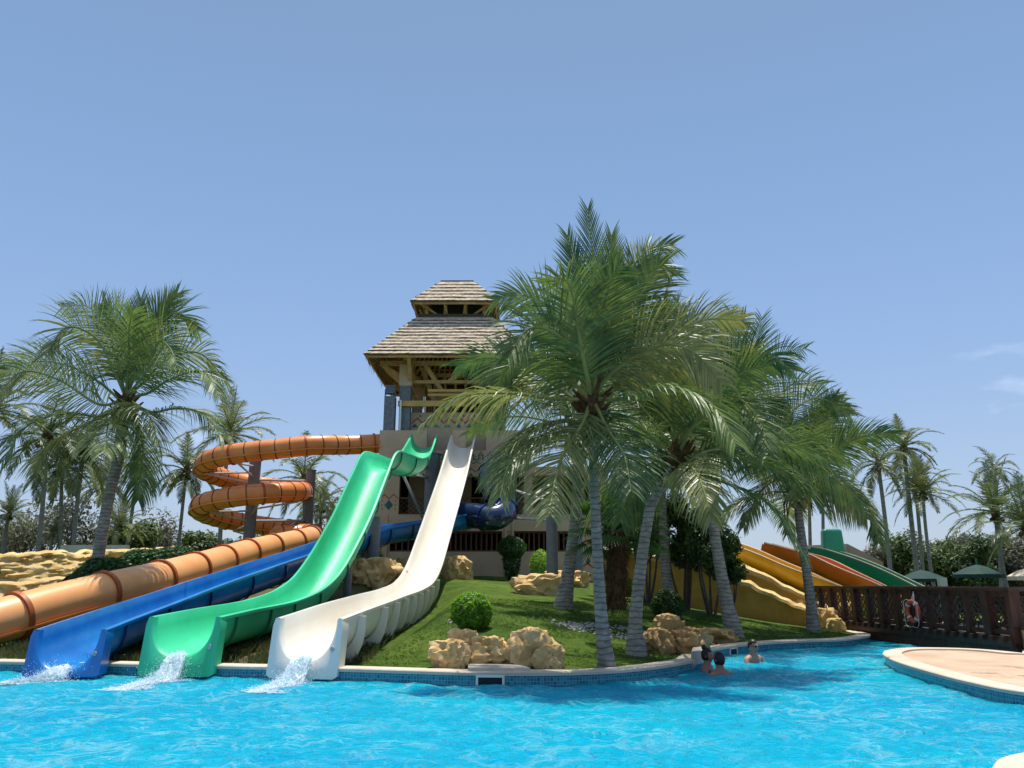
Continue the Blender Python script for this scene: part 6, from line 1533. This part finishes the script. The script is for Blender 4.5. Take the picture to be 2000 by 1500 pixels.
# ================================================================== SWIMMERS
def person(name_label, head, facing, hgt_above, skin, hair, male, seed, arms, swim=None, glasses=False, bun=False, lean=0.0):
    """head: centre of head; facing: unit 2D; body stands in the pool, upper body modelled to the hips"""
    f = Vector((facing[0], facing[1], 0)).normalized(); s_ = Vector((f.y, -f.x, 0)); H = Vector(head); root = thing('person', (H.x, H.y, H.z - 1.5), name_label, 'person', 'swimmers in the pool')
    V, F = ico(4)
    vsn = []; edges = []; radii = []
    def jt(p, r): vsn.append(p); radii.append(r); return len(vsn) - 1
    sc_ = 1.0 if male else .92; down = Vector((0, 0, -1)); back = -f * lean
    head0 = jt(H + Vector((0, 0, -.02)), (.078, .078)); neck = jt(H + down * .125 - f * .012, (.058, .058)); chestT = jt(H + down * .20 - f * .02, (.125, .085)); chest = jt(H + down * .36 - f * .03 + back * .3, (.16 * sc_, .11)); waist = jt(H + down * .62 + back * .5, (.135 * sc_, .10)); hip = jt(H + down * .82 + back * .6, (.155 * sc_, .12))
    edges += [(head0, neck), (neck, chestT), (chestT, chest), (chest, waist), (waist, hip)]
    for sg, (el, wr) in zip((-1, 1), arms):
        sh = jt(H + down * .225 + s_ * sg * .20 * sc_ - f * .02, (.062, .062)); e = jt(H + el[0] * s_ * sg + el[1] * f + Vector((0, 0, el[2])), (.043, .043)); w_ = jt(H + wr[0] * s_ * sg + wr[1] * f + Vector((0, 0, wr[2])), (.030, .030))
        hn = jt(Vector(vsn[w_]) + (Vector(vsn[w_]) - Vector(vsn[e])).normalized() * .09, (.034, .02)); edges += [(chestT, sh), (sh, e), (e, w_), (w_, hn)]
    for sg in (-1, 1):
        kn = jt(H + down * 1.15 + s_ * sg * .11 + f * .08, (.07, .07)); an = jt(H + down * 1.46 + s_ * sg * .12 - f * .02, (.042, .042)); edges += [(hip, kn), (kn, an)]
    me = bpy.data.meshes.new('body'); me.from_pydata([tuple(v) for v in vsn], edges, []); o = bpy.data.objects.new('body', me); COL.objects.link(o)
    sk = o.modifiers.new('skin', 'SKIN'); 
    for i, r in enumerate(radii): me.skin_vertices[0].data[i].radius = r
    me.skin_vertices[0].data[hip].use_root = True; ss_ = o.modifiers.new('sub', 'SUBSURF'); ss_.levels = 2; ss_.render_levels = 2
    dg = bpy.context.evaluated_depsgraph_get(); me2 = bpy.data.meshes.new_from_object(o.evaluated_get(dg)); bv_ = [v.co.copy() for v in me2.vertices]; bf_ = [tuple(p.vertices) for p in me2.polygons]; bpy.data.objects.remove(o)
    m = MB(); m.add(bv_, bf_)
    # head: shaped ellipsoid with brow, nose, chin, ears
    hv = []
    for v in V:
        x, y, z = v.x * .076, v.y * .098, v.z * .122                      # x side, y front, z up
        if z < -.02: x *= 1 - .30 * min(1, (-z - .02) / .1); y *= 1 - .10 * min(1, (-z - .02) / .1)
        if y > .04: y += .024 * math.exp(-((x / .014) ** 2 + ((z + .016) / .026) ** 2)) + .007 * math.exp(-((z - .026) / .010) ** 2 - (x / .05) ** 2) - .010 * (math.exp(-(((x - .030) / .015) ** 2 + ((z - .004) / .012) ** 2)) + math.exp(-(((x + .030) / .015) ** 2 + ((z - .004) / .012) ** 2))) + .006 * math.exp(-((x / .024) ** 2 + ((z + .060) / .008) ** 2)) + .008 * math.exp(-((x / .022) ** 2 + ((z + .098) / .014) ** 2))
        x += (.014 if x > 0 else -.014) * math.exp(-(((y + .008) / .018) ** 2 + ((z + .004) / .026) ** 2)) * (abs(x) > .055)
        hv.append(H + s_ * x + f * y + Vector((0, 0, z)))
    m.add(hv, F); body = m.build('body', skin, root); smooth_angle(body, 180)
    hr = MB(); vs = []
    for v in V:
        x, y, z = v.x * .083, v.y * .104 - .008, v.z * .126 + .010; k = 1 + .05 * noise.noise(v * 5 + Vector((seed, 0, 0)))
        if (y > .035 and z < .070) or z < (-.03 if male else -.075) or (male and y > -.03 and z < .03): k *= .80
        vs.append(H + (s_ * x + f * y + Vector((0, 0, z))) * k)
    hr.add(vs, F)
    if bun: hr.add([H + s_ * v.x * .045 + f * (v.y * .045 - .055) + Vector((0, 0, v.z * .045 + .135)) for v in V], F)
    h_ = hr.build('hair', hair, root); smooth_angle(h_, 180)
    for sg in (-1, 1):                                                    # eyes
        q = MB(); q.add([H + s_ * (sg * .030 + v.x * .010) + f * (.080 + v.y * .006) + Vector((0, 0, .004 + v.z * .006)) for v in ico(2)[0]], ico(2)[1]); q.build('eye', M_blk, root)
    if glasses:
        g_ = MB()
        for sg in (-1, 1): g_.add([H + s_ * (sg * .032 + v.x * .028) + f * (.099 + v.y * .006) + Vector((0, 0, .008 + v.z * .020)) for v in ico(3)[0]], ico(3)[1]); g_.beam(H + s_ * sg * .058 + f * .09 + Vector((0, 0, .012)), H + s_ * sg * .088 - f * .01 + Vector((0, 0, .012)), .006)
        g_.beam(H - s_ * .01 + f * .10 + Vector((0, 0, .012)), H + s_ * .01 + f * .10 + Vector((0, 0, .012)), .006); g_.build('sunglasses', M_blk, root)
    if swim:
        q = MB(); q.tube([H + down * z - f * .025 for z in (.36, .42, .52)], [.172 * sc_, .178 * sc_, .15 * sc_], 20)
        for sg in (-1, 1): q.tube([H + down * .38 + s_ * sg * .07 - f * .10, H + down * .255 + s_ * sg * .075 - f * .01, H + down * .36 + s_ * sg * .075 + f * .07], .016, 6)
        q.build('swimsuit', swim, root)
    return root
down_arms = [((.30, .10, -.52), (.28, .34, -.58)), ((.30, .10, -.52), (.28, .34, -.58))]
h1 = P(1471, 1263, 15.4); person('man with dark short hair and sunglasses standing alone in the water', (h1.x, h1.y, h1.z), (.55, -.8), 0, M_skin, M_hair, True, 1, down_arms, None, True)
h2 = P(1382, 1281, 14.0); person('person with a topknot bun beside the pool wall facing right', (h2.x, h2.y, h2.z), (.85, -.5), 0, M_skindk, M_hair, False, 2, down_arms, M_blk, False, True)
h3 = P(1404, 1289, 13.5); person('person with dark curly hair and a red swimsuit seen from behind', (h3.x, h3.y, h3.z), (-.55, .85), 0, M_skindk, M_hair, False, 3, [((.30, .05, -.42), (.22, .30, -.45)), ((.38, .0, -.36), (.55, .12, -.42))], M_redcloth)
